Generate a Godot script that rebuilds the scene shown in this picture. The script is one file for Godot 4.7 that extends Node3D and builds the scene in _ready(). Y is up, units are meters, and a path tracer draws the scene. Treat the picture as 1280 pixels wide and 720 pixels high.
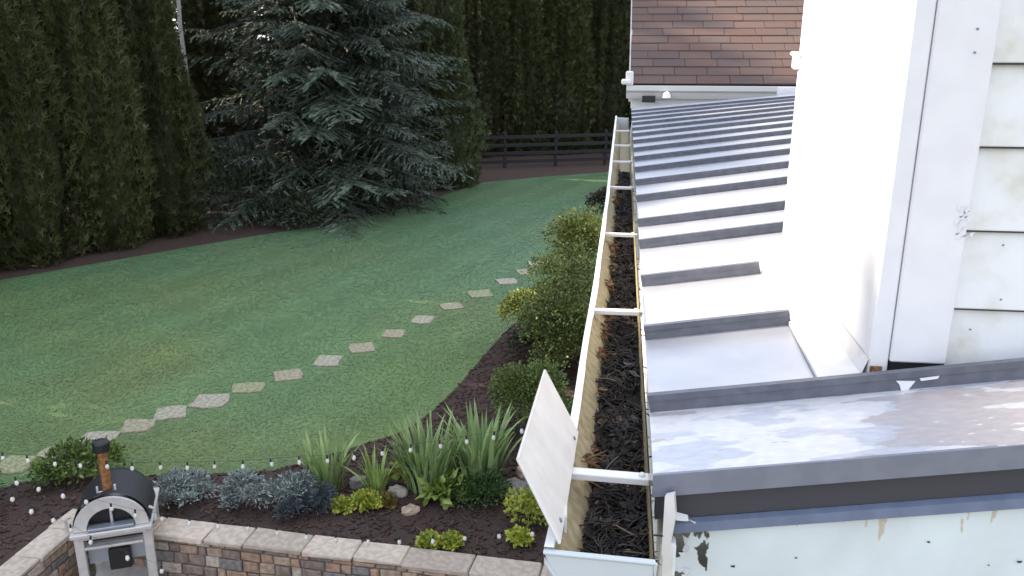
extends Node3D

# ---------------------------------------------------------------- helpers
class Mb:
	var v := PackedVector3Array()
	var n := PackedVector3Array()
	var c := PackedColorArray()
	var u := PackedVector2Array()
	var has_uv := false
	func tri(a: Vector3, b: Vector3, d: Vector3, col := Color.WHITE) -> void:
		var nn := (d - a).cross(b - a)
		if nn.length_squared() < 1e-16:
			return
		nn = nn.normalized()
		v.append(a); v.append(b); v.append(d)
		n.append(nn); n.append(nn); n.append(nn)
		c.append(col); c.append(col); c.append(col)
		if has_uv:
			u.append(Vector2.ZERO); u.append(Vector2.ZERO); u.append(Vector2.ZERO)
	func quad(a: Vector3, b: Vector3, d: Vector3, e: Vector3, col := Color.WHITE) -> void:
		tri(a, b, d, col); tri(a, d, e, col)
	func quad_out(a: Vector3, b: Vector3, d: Vector3, e: Vector3, outward: Vector3, col := Color.WHITE) -> void:
		var nn := (d - a).cross(b - a)
		if nn.dot(outward) < 0:
			quad(a, e, d, b, col)
		else:
			quad(a, b, d, e, col)
	func tri_out(a: Vector3, b: Vector3, d: Vector3, outward: Vector3, col := Color.WHITE) -> void:
		var nn := (d - a).cross(b - a)
		if nn.dot(outward) < 0:
			tri(a, d, b, col)
		else:
			tri(a, b, d, col)
	func vert(p: Vector3, nn: Vector3, col: Color, uv := Vector2.ZERO) -> void:
		v.append(p); n.append(nn); c.append(col)
		if has_uv: u.append(uv)
	func squad(p: Array, nn: Array, col: Color, uv: Array = []) -> void:   # smooth quad p0..p3 in ring order
		var order := [0, 1, 2, 0, 2, 3]
		var face: Vector3 = (p[2] - p[0]).cross(p[1] - p[0])
		if face.length_squared() < 1e-18:
			face = (p[3] - p[0]).cross(p[2] - p[0])
		if face.dot(nn[0]) < 0: order = [0, 2, 1, 0, 3, 2]
		for i in order:
			vert(p[i], nn[i], col, uv[i] if uv.size() else Vector2.ZERO)
	func uvquad(a: Vector3, b: Vector3, d: Vector3, e: Vector3, outward: Vector3) -> void:   # uv 0,0 at a, 1,0 at b, 1,1 at d
		has_uv = true
		squad([a, b, d, e], [outward, outward, outward, outward], Color.WHITE, [Vector2(0, 0), Vector2(1, 0), Vector2(1, 1), Vector2(0, 1)])
	func box(at: Vector3, size: Vector3, bev := 0.0, basis := Basis.IDENTITY, col := Color.WHITE, jit := 0.0, rng: RandomNumberGenerator = null) -> void:
		var h := size * 0.5
		var b := minf(bev, minf(h.x, minf(h.y, h.z)) * 0.8)
		# the corners of the three inset faces at each of the eight corners
		var P := {}
		for sx in [-1, 1]:
			for sy in [-1, 1]:
				for sz in [-1, 1]:
					var k := Vector3(sx, sy, sz)
					var j := Vector3.ZERO
					if rng: j = Vector3(rng.randf_range(-1, 1), rng.randf_range(-1, 1), rng.randf_range(-1, 1)) * jit
					for ax in 3:
						var q := Vector3(sx * (h.x - b), sy * (h.y - b), sz * (h.z - b))
						q[ax] = k[ax] * h[ax]
						P[[sx, sy, sz, ax]] = at + basis * (q + j)
		for ax in 3:
			var a1 := (ax + 1) % 3
			var a2 := (ax + 2) % 3
			for s in [-1, 1]:
				var ks := []
				for t in [[-1, -1], [1, -1], [1, 1], [-1, 1]]:
					var kk := [0, 0, 0]
					kk[ax] = s; kk[a1] = t[0]; kk[a2] = t[1]
					ks.append(P[[kk[0], kk[1], kk[2], ax]])
				var o := Vector3.ZERO
				o[ax] = s
				quad_out(ks[0], ks[1], ks[2], ks[3], basis * o, col)
		if b <= 0.0: return
		for ax in 3:
			var a1 := (ax + 1) % 3
			var a2 := (ax + 2) % 3
			for s1 in [-1, 1]:
				for s2 in [-1, 1]:
					var ka := [0, 0, 0]
					var kb := [0, 0, 0]
					ka[ax] = -1; ka[a1] = s1; ka[a2] = s2
					kb[ax] = 1; kb[a1] = s1; kb[a2] = s2
					var o := Vector3.ZERO
					o[a1] = s1; o[a2] = s2
					quad_out(P[[ka[0], ka[1], ka[2], a1]], P[[kb[0], kb[1], kb[2], a1]], P[[kb[0], kb[1], kb[2], a2]], P[[ka[0], ka[1], ka[2], a2]], basis * o, col)
		for sx in [-1, 1]:
			for sy in [-1, 1]:
				for sz in [-1, 1]:
					tri_out(P[[sx, sy, sz, 0]], P[[sx, sy, sz, 1]], P[[sx, sy, sz, 2]], basis * Vector3(sx, sy, sz), col)
	func tube(pts: Array, radii: Array, sides: int, col := Color.WHITE, cap := true) -> void:
		var rings := []
		var norms := []
		for i in pts.size():
			var d: Vector3 = (pts[mini(i + 1, pts.size() - 1)] - pts[maxi(i - 1, 0)]).normalized()
			var x := d.cross(Vector3.UP if absf(d.y) < 0.9 else Vector3.RIGHT).normalized()
			var y := d.cross(x).normalized()
			var ring := []
			var nr := []
			for k in sides:
				var a := TAU * k / sides
				var o := x * cos(a) + y * sin(a)
				ring.append(pts[i] + o * radii[i]); nr.append(o)
			rings.append(ring); norms.append(nr)
		for i in pts.size() - 1:
			for k in sides:
				var m := (k + 1) % sides
				squad([rings[i][k], rings[i][m], rings[i + 1][m], rings[i + 1][k]], [norms[i][k], norms[i][m], norms[i + 1][m], norms[i + 1][k]], col)
		if cap:
			for e in [0, pts.size() - 1]:
				var o: Vector3 = (pts[e] - pts[1 if e == 0 else e - 1])
				for k in range(1, sides - 1):
					tri_out(rings[e][0], rings[e][k], rings[e][k + 1], o, col)
	func lathe(prof: Array, sides: int, at: Vector3, col := Color.WHITE, a0 := 0.0, a1 := TAU) -> void:   # prof: [radius, y]
		for i in prof.size() - 1:
			var t := Vector2(prof[i + 1].x - prof[i].x, prof[i + 1].y - prof[i].y)
			var nn := Vector2(t.y, -t.x).normalized()
			for k in sides:
				var p := []
				var q := []
				for w in [[i, k], [i, k + 1], [i + 1, k + 1], [i + 1, k]]:
					var a: float = lerpf(a0, a1, float(w[1]) / sides)
					var o := Vector3(cos(a), 0, sin(a))
					p.append(at + o * prof[w[0]].x + Vector3.UP * prof[w[0]].y)
					q.append((o * nn.x + Vector3.UP * nn.y).normalized())
				squad(p, q, col)
	func prism(poly: Array, xa: Vector3, ya: Vector3, at: Vector3, depth: Vector3, col := Color.WHITE) -> void:   # 2D polygon extruded
		var pv := PackedVector2Array()
		for p in poly: pv.append(p)
		var idx := Geometry2D.triangulate_polygon(pv)
		for f in 2:
			var off := at + depth * float(f)
			for i in range(0, idx.size(), 3):
				var q := []
				for j in 3: q.append(off + xa * pv[idx[i + j]].x + ya * pv[idx[i + j]].y)
				tri_out(q[0], q[1], q[2], depth * (1.0 if f == 1 else -1.0), col)
		var area := 0.0
		for i in pv.size():
			var w := pv[(i + 1) % pv.size()]
			area += pv[i].x * w.y - w.x * pv[i].y
		for i in pv.size():
			var a := pv[i]
			var b := pv[(i + 1) % pv.size()]
			var o2 := Vector2(b.y - a.y, a.x - b.x) * signf(area)
			var A := at + xa * a.x + ya * a.y
			var B := at + xa * b.x + ya * b.y
			quad_out(A, B, B + depth, A + depth, xa * o2.x + ya * o2.y, col)
	func mesh(m: Material) -> ArrayMesh:
		var arr := []
		arr.resize(Mesh.ARRAY_MAX)
		arr[Mesh.ARRAY_VERTEX] = v
		arr[Mesh.ARRAY_NORMAL] = n
		arr[Mesh.ARRAY_COLOR] = c
		if has_uv: arr[Mesh.ARRAY_TEX_UV] = u
		var am := ArrayMesh.new()
		am.add_surface_from_arrays(Mesh.PRIMITIVE_TRIANGLES, arr)
		am.surface_set_material(0, m)
		return am

var used := {}
func numbered(s: String) -> String:
	if not used.has(s):
		used[s] = 0
		return s
	used[s] += 1
	return "%s_%03d" % [s, used[s]]

func tag(o: Node, label := "", category := "", group := "", kind := "") -> Node:
	if label: o.set_meta("label", label)
	if category: o.set_meta("category", category)
	if group: o.set_meta("group", group)
	if kind: o.set_meta("kind", kind)
	return o

func thing(called: String, label: String, category: String, at := Vector3.ZERO, turn := 0.0, group := "") -> Node3D:
	var o := Node3D.new()
	o.name = numbered(called)
	add_child(o)
	o.position = at
	o.rotation.y = turn
	tag(o, label, category, group)
	return o

func put(called: String, mesh: Mesh, parent: Node = null) -> MeshInstance3D:
	var o := MeshInstance3D.new()
	o.mesh = mesh
	if parent == null:
		o.name = numbered(called)
		add_child(o)
	else:
		var k := 0
		var nm := called
		while parent.has_node(nm):
			k += 1
			nm = "%s_%03d" % [called, k]
		o.name = nm
		parent.add_child(o)
	return o

func fast_put(called: String, k: int, mesh: Mesh, parent: Node) -> MeshInstance3D:
	var o := MeshInstance3D.new()
	o.mesh = mesh
	o.name = called if k == 0 else "%s_%03d" % [called, k]
	parent.add_child(o)
	return o

func copy(o: Node3D, at: Vector3, turn: float, scl: Vector3, label: String, group := "") -> Node3D:
	var base := String(o.name)
	if base.right(3).is_valid_int(): base = base.left(-4)
	var d: Node3D = o.duplicate()
	d.name = numbered(base)
	add_child(d)
	d.position = at
	d.rotation.y = turn
	d.scale = scl
	d.set_meta("label", label)
	if group: d.set_meta("group", group)
	return d

func lin(r: float, g: float, b: float) -> Color:
	return Color(r, g, b).linear_to_srgb()

func noise_tex(seed_: int, freq: float, lo: Color, hi: Color, size := 512, oct := 4, stops: Array = []) -> ImageTexture:
	var fn := FastNoiseLite.new()
	fn.seed = seed_
	fn.noise_type = FastNoiseLite.TYPE_SIMPLEX_SMOOTH
	fn.frequency = freq
	fn.fractal_octaves = oct
	var im := fn.get_seamless_image(size, size)
	im.convert(Image.FORMAT_RGB8)
	var ramp := []
	for i in 256:
		var t := i / 255.0
		if stops.size():
			var c: Color = stops[0][1]
			for s in range(1, stops.size()):
				if t >= stops[s - 1][0]:
					c = stops[s - 1][1].lerp(stops[s][1], clampf((t - stops[s - 1][0]) / (stops[s][0] - stops[s - 1][0]), 0, 1))
			ramp.append(c)
		else:
			ramp.append(lo.lerp(hi, smoothstep(0.2, 0.8, t)))
	var d := im.get_data()
	for i in size * size:
		var c: Color = ramp[d[i * 3]]
		d[i * 3] = int(c.r * 255); d[i * 3 + 1] = int(c.g * 255); d[i * 3 + 2] = int(c.b * 255)
	im = Image.create_from_data(size, size, false, Image.FORMAT_RGB8, d)
	return ImageTexture.create_from_image(im)

func bump_tex(seed_: int, freq: float, strength: float, size := 512, oct := 4) -> ImageTexture:
	var fn := FastNoiseLite.new()
	fn.seed = seed_
	fn.frequency = freq
	fn.fractal_octaves = oct
	var im := fn.get_seamless_image(size, size)
	im.convert(Image.FORMAT_RGBA8)
	im.bump_map_to_normal_map(strength)
	return ImageTexture.create_from_image(im)

func mat(col: Color, rough := 0.7, metal := 0.0, tex: Texture2D = null, tile := 1.0, nrm: Texture2D = null, nscale := 1.0, vcol := false) -> StandardMaterial3D:
	var m := StandardMaterial3D.new()
	m.albedo_color = col
	m.roughness = rough
	m.metallic = metal
	if tex: m.albedo_texture = tex
	if nrm:
		m.normal_enabled = true
		m.normal_texture = nrm
		m.normal_scale = nscale
	if tex or nrm:
		m.uv1_triplanar = true
		m.uv1_world_triplanar = true
		m.uv1_scale = Vector3.ONE / tile
	m.vertex_color_use_as_albedo = vcol
	m.cull_mode = BaseMaterial3D.CULL_DISABLED
	return m

func leaf_mat(rough := 0.55, back := Color(0.15, 0.2, 0.05)) -> StandardMaterial3D:
	var m := StandardMaterial3D.new()
	m.albedo_color = Color.WHITE
	m.vertex_color_use_as_albedo = true
	m.roughness = rough
	m.cull_mode = BaseMaterial3D.CULL_DISABLED
	m.backlight_enabled = true
	m.backlight = back
	return m

var rng := RandomNumberGenerator.new()
var M := {}
const EDGE_X0 := 0.066
const EDGE_Y := 4.92

func edge_x(z: float) -> float:      # roof edge runs a little off square
	return lerpf(0.066, 0.090, clampf((-z - 1.05) / 6.6, 0, 1))
func slope(z: float) -> float:       # the old roof is a little twisted
	return lerpf(0.16, 0.10, clampf((-z - 2.2) / 5.0, 0, 1))
func roof(x: float, z: float, up := 0.0) -> Vector3:
	return Vector3(x, EDGE_Y + slope(z) * (x - edge_x(z)) + up, z)

func _ready() -> void:
	rng.seed = 20
	# ---------------------------------------------------------------- camera, sky, sun, exposure
	var cam := Camera3D.new()
	cam.name = "camera"
	cam.position = Vector3(0, 5.5, 0)
	cam.rotation_degrees = Vector3(-16.45, 7.28, 0)
	cam.fov = 37.85
	cam.near = 0.05
	cam.far = 900
	add_child(cam)
	cam.current = true
	var env := Environment.new()
	env.background_mode = Environment.BG_SKY
	var sky := Sky.new()
	var ps := ProceduralSkyMaterial.new()
	ps.sky_top_color = Color(0.75, 0.79, 0.86)
	ps.sky_horizon_color = Color(0.93, 0.93, 0.93)
	ps.sky_curve = 0.16
	ps.ground_horizon_color = Color(0.35, 0.38, 0.33)
	ps.ground_bottom_color = Color(0.12, 0.14, 0.1)
	ps.energy_multiplier = 1.15
	sky.sky_material = ps
	env.sky = sky
	env.tonemap_mode = Environment.TONE_MAPPER_LINEAR
	env.tonemap_exposure = 2.4
	env.sdfgi_enabled = true
	env.ssao_enabled = true
	env.ssil_enabled = true
	var we := WorldEnvironment.new()
	we.name = "world_environment"
	we.environment = env
	add_child(we)
	var sun := DirectionalLight3D.new()
	sun.name = "sun"
	sun.light_energy = 1.6
	sun.light_color = Color(1.0, 0.93, 0.82)
	sun.light_angular_distance = 0.5
	sun.shadow_enabled = true
	add_child(sun)
	var el := deg_to_rad(29.0)
	var az := deg_to_rad(6.0)         # a little ahead of straight left
	sun.look_at_from_position(Vector3(-cos(el) * cos(az), sin(el), -cos(el) * sin(az)) * 50, Vector3.ZERO)

	make_materials()
	make_ground()
	make_house()
	make_gutter()
	make_walls()
	make_trees()
	make_garden()
	make_oven()
	make_strings()
	make_fence()
	make_grass()

func make_materials() -> void:
	var white_t := noise_tex(3, 0.012, lin(0.70, 0.69, 0.71), lin(0.735, 0.725, 0.745), 512, 4)
	var dirt_t := noise_tex(4, 0.008, Color.WHITE, Color.WHITE, 512, 5, [[0.0, lin(0.56, 0.55, 0.48)], [0.3, lin(0.66, 0.66, 0.64)], [0.5, lin(0.70, 0.71, 0.71)], [1.0, lin(0.73, 0.74, 0.75)]])
	M.white = mat(Color.WHITE, 0.55, 0.0, white_t, 0.6, bump_tex(9, 0.03, 1.5), 0.15)
	M.clap = mat(Color.WHITE, 0.6, 0.0, dirt_t, 0.45, bump_tex(10, 0.04, 2.0), 0.2)
	M.plastic = mat(lin(0.66, 0.65, 0.63), 0.4)
	M.cap_shade = mat(lin(0.50, 0.545, 0.575), 0.45)  # gutter white made darker and bluer for the shade on its end caps
	M.lip = mat(lin(0.82, 0.82, 0.81), 0.4)
	M.guard = mat(lin(0.80, 0.78, 0.76), 0.5, 0.0, noise_tex(17, 0.01, lin(0.74, 0.72, 0.70), lin(0.84, 0.83, 0.82)), 0.3)
	M.gutter_in = mat(lin(0.62, 0.58, 0.48), 0.6, 0.0, noise_tex(5, 0.02, lin(0.36, 0.31, 0.19), lin(0.62, 0.57, 0.44), 512, 5), 0.25)
	M.metal = mat(Color.WHITE, 0.38, 0.45, noise_tex(6, 0.01, lin(0.43, 0.445, 0.495), lin(0.49, 0.505, 0.555), 512, 4), 0.9, bump_tex(11, 0.02, 1.0), 0.12)
	M.seam = mat(Color.WHITE, 0.5, 0.2, noise_tex(7, 0.03, lin(0.105, 0.112, 0.138), lin(0.135, 0.142, 0.168), 512, 4), 0.7)
	M.trim_gray = mat(Color.WHITE, 0.45, 0.2, noise_tex(8, 0.03, lin(0.175, 0.19, 0.24), lin(0.20, 0.215, 0.265), 512, 3), 0.8)
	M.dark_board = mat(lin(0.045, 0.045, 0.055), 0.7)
	M.ledge = mat(Color.WHITE, 0.5, 0.1, noise_tex(12, 0.03, lin(0.10, 0.125, 0.19), lin(0.125, 0.15, 0.22)), 0.6)
	M.flash = mat(Color.WHITE, 0.5, 0.0, noise_tex(13, 0.02, lin(0.62, 0.59, 0.575), lin(0.69, 0.67, 0.665), 512, 3), 0.6)
	M.black = mat(lin(0.012, 0.012, 0.014), 0.5)
	M.rust = mat(Color.WHITE, 0.8, 0.0, noise_tex(14, 0.03, lin(0.14, 0.05, 0.02), lin(0.3, 0.18, 0.08)), 0.1)
	M.litter = mat(Color.WHITE, 0.95, 0.0, noise_tex(15, 0.05, lin(0.012, 0.010, 0.009), lin(0.06, 0.045, 0.035), 512, 5), 0.12, bump_tex(16, 0.06, 8.0), 1.0)
	M.bark = mat(Color.WHITE, 0.9, 0.0, noise_tex(21, 0.04, lin(0.03, 0.022, 0.018), lin(0.09, 0.07, 0.055)), 0.4, bump_tex(22, 0.05, 6.0), 1.0)
	M.birch = mat(Color.WHITE, 0.8, 0.0, noise_tex(23, 0.03, Color.WHITE, Color.WHITE, 256, 3, [[0.0, lin(0.08, 0.07, 0.07)], [0.3, lin(0.45, 0.43, 0.42)], [1.0, lin(0.6, 0.58, 0.57)]]), 0.5)
	M.mulch = mat(Color.WHITE, 0.95, 0.0, noise_tex(24, 0.05, lin(0.036, 0.022, 0.018), lin(0.10, 0.06, 0.05), 512, 5), 0.5, bump_tex(25, 0.08, 8.0), 1.0)
	M.straw = mat(Color.WHITE, 0.95, 0.0, noise_tex(26, 0.03, lin(0.032, 0.019, 0.014), lin(0.085, 0.045, 0.033), 512, 5), 1.3, bump_tex(27, 0.08, 6.0), 1.0)
	M.lawn = mat(Color.WHITE, 0.75, 0.0, noise_tex(28, 0.04, lin(0.90, 0.91, 0.87), Color.WHITE, 512, 5), 0.7, bump_tex(29, 0.1, 4.0), 0.4, true)
	M.patio = mat(Color.WHITE, 0.85, 0.0, noise_tex(30, 0.01, lin(0.18, 0.14, 0.11), lin(0.34, 0.28, 0.24)), 1.0, bump_tex(31, 0.05, 3.0), 0.6)
	M.stones = []
	var sc := [[0.36, 0.28, 0.21], [0.26, 0.20, 0.17], [0.44, 0.33, 0.24], [0.22, 0.20, 0.19], [0.38, 0.25, 0.18], [0.48, 0.41, 0.34]]
	var sb := bump_tex(32, 0.03, 5.0)
	for i in sc.size():
		var k: Array = sc[i]
		M.stones.append(mat(Color.WHITE, 0.85, 0.0, noise_tex(40 + i, 0.012, lin(k[0] * 0.75, k[1] * 0.75, k[2] * 0.75), lin(k[0] * 1.15, k[1] * 1.15, k[2] * 1.15), 256, 5), 0.3, sb, 0.8))
	M.caps = []
	for i in 3:
		var f := 1.0 + 0.12 * (i - 1)
		M.caps.append(mat(Color.WHITE, 0.8, 0.0, noise_tex(50 + i, 0.015, lin(0.42 * f, 0.345 * f, 0.28 * f), lin(0.54 * f, 0.45 * f, 0.37 * f), 512, 5), 0.8, sb, 0.6))
	M.step = []
	for i in 3:
		var k: Array = [[0.36, 0.32, 0.22], [0.40, 0.36, 0.28], [0.33, 0.33, 0.19]][i]
		M.step.append(mat(Color.WHITE, 0.85, 0.0, noise_tex(55 + i, 0.02, lin(k[0] * 0.6, k[1] * 0.62, k[2] * 0.6), lin(k[0] * 1.1, k[1] * 1.1, k[2] * 1.1), 256, 5), 0.4, sb, 0.7))
	M.mortar = mat(Color.WHITE, 0.95, 0.0, noise_tex(60, 0.05, lin(0.12, 0.10, 0.09), lin(0.2, 0.18, 0.16)), 0.3, sb, 1.0)
	M.shingle = []
	var sh := [[0.120, 0.078, 0.068], [0.108, 0.073, 0.066], [0.132, 0.086, 0.072], [0.112, 0.079, 0.073], [0.124, 0.074, 0.062]]
	var gr := bump_tex(61, 0.2, 6.0, 256)
	for i in sh.size():
		var k: Array = sh[i]
		M.shingle.append(mat(Color.WHITE, 0.95, 0.0, noise_tex(62 + i, 0.12, lin(k[0] * 0.65, k[1] * 0.65, k[2] * 0.65), lin(k[0] * 1.3, k[1] * 1.3, k[2] * 1.3), 256, 4), 0.25, gr, 0.8))
	M.steel = mat(Color.WHITE, 0.45, 0.35, noise_tex(70, 0.02, lin(0.55, 0.53, 0.51), lin(0.64, 0.62, 0.60), 256), 0.8)
	M.steel_blue = mat(lin(0.40, 0.44, 0.50), 0.35, 0.6)
	M.dome = mat(Color.WHITE, 0.5, 0.2, noise_tex(71, 0.03, lin(0.018, 0.018, 0.022), lin(0.032, 0.033, 0.038), 256), 0.3)
	M.copper = mat(Color.WHITE, 0.45, 0.6, noise_tex(72, 0.02, lin(0.30, 0.13, 0.05), lin(0.5, 0.26, 0.12), 256), 0.3)
	M.bulb = mat(lin(0.68, 0.66, 0.62), 0.25)
	M.wire = mat(lin(0.02, 0.02, 0.02), 0.6)
	M.fence = mat(Color.WHITE, 0.85, 0.0, noise_tex(73, 0.03, lin(0.009, 0.009, 0.010), lin(0.018, 0.016, 0.018), 256), 0.5)
	M.chair = mat(lin(0.40, 0.40, 0.40), 0.5)
	M.leaf = leaf_mat()
	M.dry = leaf_mat(0.8, Color(0.1, 0.06, 0.02))
	M.conifer = leaf_mat(0.7, Color(0.06, 0.09, 0.03))
	M.needle = leaf_mat(0.6, Color(0.06, 0.08, 0.06))
	M.grass = leaf_mat(0.4, Color(0.15, 0.25, 0.05))

# ---------------------------------------------------------------- ground
var lawn_edge := PackedVector2Array([Vector2(-16.5, -13.0), Vector2(-14.9, -17.2), Vector2(-13.91, -18.41), Vector2(-13.09, -19.46), Vector2(-11.82, -21.19), Vector2(-10.47, -22.86), Vector2(-8.69, -24.77), Vector2(-7.3, -27.28), Vector2(-6.4, -30.02), Vector2(-5.41, -33.2), Vector2(-3.04, -35.0), Vector2(-0.47, -36.6), Vector2(6, -38)])
var bed_edge := PackedVector2Array([Vector2(-8.6, -7.6), Vector2(-7.9, -8.55), Vector2(-7.24, -8.98), Vector2(-5.94, -9.22), Vector2(-5.15, -9.38), Vector2(-4.43, -9.55), Vector2(-4.05, -9.83), Vector2(-3.6, -10.30), Vector2(-3.01, -10.86), Vector2(-2.73, -11.63), Vector2(-2.5, -12.76), Vector2(-2.35, -13.89), Vector2(-2.15, -15.2), Vector2(-1.9, -16.4), Vector2(-1.4, -18.0), Vector2(0.1, -18.8)])
var bed_poly := PackedVector2Array()
var tree_poly := PackedVector2Array()

func sheet(poly: PackedVector2Array, y: float, m: Material) -> ArrayMesh:
	var b := Mb.new()
	var idx := Geometry2D.triangulate_polygon(poly)
	for i in range(0, idx.size(), 3):
		var q := []
		for j in 3: q.append(Vector3(poly[idx[i + j]].x, y, poly[idx[i + j]].y))
		b.tri_out(q[0], q[1], q[2], Vector3.UP)
	return b.mesh(m)

func lawn_tint(x: float, z: float) -> Color:
	var t := pn.get_noise_2d(x * 6.0, z * 6.0) * 0.5 + 0.5
	var f := pn.get_noise_2d(x * 25.0 + 90, z * 25.0) * 0.5 + 0.5
	var a := Color(0.140, 0.232, 0.098)
	var b := Color(0.168, 0.216, 0.078)
	var c := a.lerp(b, smoothstep(0.35, 0.75, t)) * (0.85 + 0.3 * f)
	# greener and yellower beside the bed, painted bluer far out for haze and sky sheen
	c = c.lerp(Color(0.135, 0.205, 0.055), 0.55 * smoothstep(2.6, 0.4, absf(x + 2.6 + (z + 12.0) * -0.12) ) * smoothstep(-17.0, -13.0, z) * smoothstep(-9.5, -11.0, z))
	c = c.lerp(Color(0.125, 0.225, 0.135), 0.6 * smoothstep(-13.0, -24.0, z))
	# mower passes run along the garden
	var s := sin((x * 0.94 + z * 0.33) * 4.6)
	c = c * (1.0 + 0.05 * signf(s) * smoothstep(0.0, 0.4, absf(s)))
	c.a = 1.0
	return c

var pn := FastNoiseLite.new()

func make_ground() -> void:
	pn.seed = 5
	pn.frequency = 0.02
	pn.fractal_octaves = 3
	bed_poly.append_array(bed_edge)
	for p in [Vector2(0.1, -7.9), Vector2(-5.9, -8.1), Vector2(-6.3, -8.05), Vector2(-6.42, -3.0), Vector2(-8.6, -3.0)]: bed_poly.append(p)
	tree_poly.append_array(lawn_edge)
	for p in [Vector2(30, -38), Vector2(30, -60), Vector2(-60, -60), Vector2(-60, 20), Vector2(-18, 20)]: tree_poly.append(p)
	var b := Mb.new()
	# the far ground to the horizon, cut round the sunken patio
	for r in [[-400, -16.5, -400, 400], [-16.5, 12, -400, -40], [12, 400, -400, 400], [-16.5, 12, 12, 400]]:
		b.quad_out(Vector3(r[0], 0, r[2]), Vector3(r[1], 0, r[2]), Vector3(r[1], 0, r[3]), Vector3(r[0], 0, r[3]), Vector3.UP, Color(0.05, 0.085, 0.035))
	# the lawn near the house in a half-metre grid for its patches
	var st := 0.5
	var x := -16.5
	while x < 12.0:
		var z := -40.0
		while z < 12.0:
			var inside := x >= -6.5 and z >= -8.0
			if not inside:
				var ps := [Vector3(x, 0, z), Vector3(x + st, 0, z), Vector3(x + st, 0, z + st), Vector3(x, 0, z + st)]
				var cs := []
				for p in ps: cs.append(lawn_tint(p.x, p.z))
				for i in [0, 1, 2, 0, 2, 3]: b.vert(ps[i], Vector3.UP, cs[i])
			z += st
		x += st
	tag(put("lawn", b.mesh(M.lawn)), "", "", "", "structure")
	tag(put("mulch_bed", sheet(bed_poly, 0.006, M.mulch)), "", "", "", "structure")
	tag(put("tree_bed", sheet(tree_poly, 0.008, M.straw)), "", "", "", "structure")
	var pt := Mb.new()
	pt.quad_out(Vector3(-6.5, -0.6, -8.0), Vector3(0.16, -0.6, -8.0), Vector3(0.16, -0.6, 12), Vector3(-6.5, -0.6, 12), Vector3.UP)
	pt.quad_out(Vector3(0.16, -0.6, -1.05), Vector3(12, -0.6, -1.05), Vector3(12, -0.6, 12), Vector3(0.16, -0.6, 12), Vector3.UP)
	for e in [[Vector3(-6.49, 0, -8), Vector3(-6.49, 0, 12)], [Vector3(-6.5, 0, 11.99), Vector3(12, 0, 11.99)], [Vector3(11.99, 0, 12), Vector3(11.99, 0, -1)]]:
		var d := Vector3(0, -0.6, 0)
		pt.quad(e[0], e[1], e[1] + d, e[0] + d)
	tag(put("patio", pt.mesh(M.patio)), "", "", "", "structure")
	# wood chips lying on the near bed
	var chip := Mb.new()
	chip.box(Vector3(0, 0.008, 0), Vector3(0.06, 0.012, 0.022), 0.003)
	var pos := []
	var g2 := RandomNumberGenerator.new()
	g2.seed = 77
	while pos.size() < 9000:
		var p := Vector2(g2.randf_range(-8.6, 0.1), g2.randf_range(-18.5, -5.0))
		if Geometry2D.is_point_in_polygon(p, bed_poly): pos.append(p)
	var mm := MultiMesh.new()
	mm.transform_format = MultiMesh.TRANSFORM_3D
	mm.use_colors = true
	mm.mesh = chip.mesh(mat(Color.WHITE, 0.95, 0.0, null, 1.0, null, 1.0, true))
	mm.instance_count = pos.size()
	for i in pos.size():
		var bs := Basis.from_euler(Vector3(g2.randf_range(-0.5, 0.5), g2.randf() * TAU, g2.randf_range(-0.5, 0.5))).scaled(Vector3.ONE * g2.randf_range(0.5, 1.4))
		mm.set_instance_transform(i, Transform3D(bs, Vector3(pos[i].x, 0.008, pos[i].y)))
		var k := g2.randf_range(0.5, 1.5)
		var w := g2.randf_range(0.8, 1.1)
		mm.set_instance_color(i, Color(0.062 * k, 0.037 * k * w, 0.029 * k * w))
	var mi := MultiMeshInstance3D.new()
	mi.multimesh = mm
	mi.name = "mulch_chips"
	add_child(mi)
	tag(mi, "dark brown wood mulch chips strewn over the planting bed", "mulch", "", "stuff")

# ---------------------------------------------------------------- house
func peel_texture() -> ImageTexture:
	# aluminium paint flaking off the first roof pan: pale paint left, bare primer right
	var w := 768
	var h := 320
	var im := Image.create(w, h, false, Image.FORMAT_RGB8)
	var f := FastNoiseLite.new()
	f.seed = 31; f.frequency = 0.011; f.fractal_octaves = 5
	var f2 := FastNoiseLite.new()
	f2.seed = 32; f2.frequency = 0.03; f2.fractal_octaves = 4
	for j in h:
		for i in w:
			var x := float(i) / w * 0.75      # metres up the slope
			var y := float(j) / h             # 0 at the seam, 1 at the rake
			var nn := f.get_noise_2d(i * 0.5, j * 1.0)
			var g := f2.get_noise_2d(i, j * 1.4)
			var white := lin(0.60, 0.60, 0.625) * (0.98 + 0.05 * g)
			var bluish := lin(0.44, 0.46, 0.52) * (1.0 + 0.06 * g)
			var primer := lin(0.41, 0.38, 0.395) * (1.0 + 0.06 * g)
			var c := white.lerp(bluish, smoothstep(-0.05, 0.12, nn - 0.05 + 0.25 * (y - 0.5) * smoothstep(0.25, 0.0, x)))
			var bare := smoothstep(0.20, 0.46, x + 0.10 * (y - 0.5)) * 1.0 - 0.60
			if f.get_noise_2d(i * 0.42 + 400, j * 1.0 + 90) * 1.2 + bare > 0.0: c = primer
			if g > 0.50 and nn < -0.15: c = lin(0.66, 0.66, 0.67)
			im.set_pixel(i, j, c)
	return ImageTexture.create_from_image(im)

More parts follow.
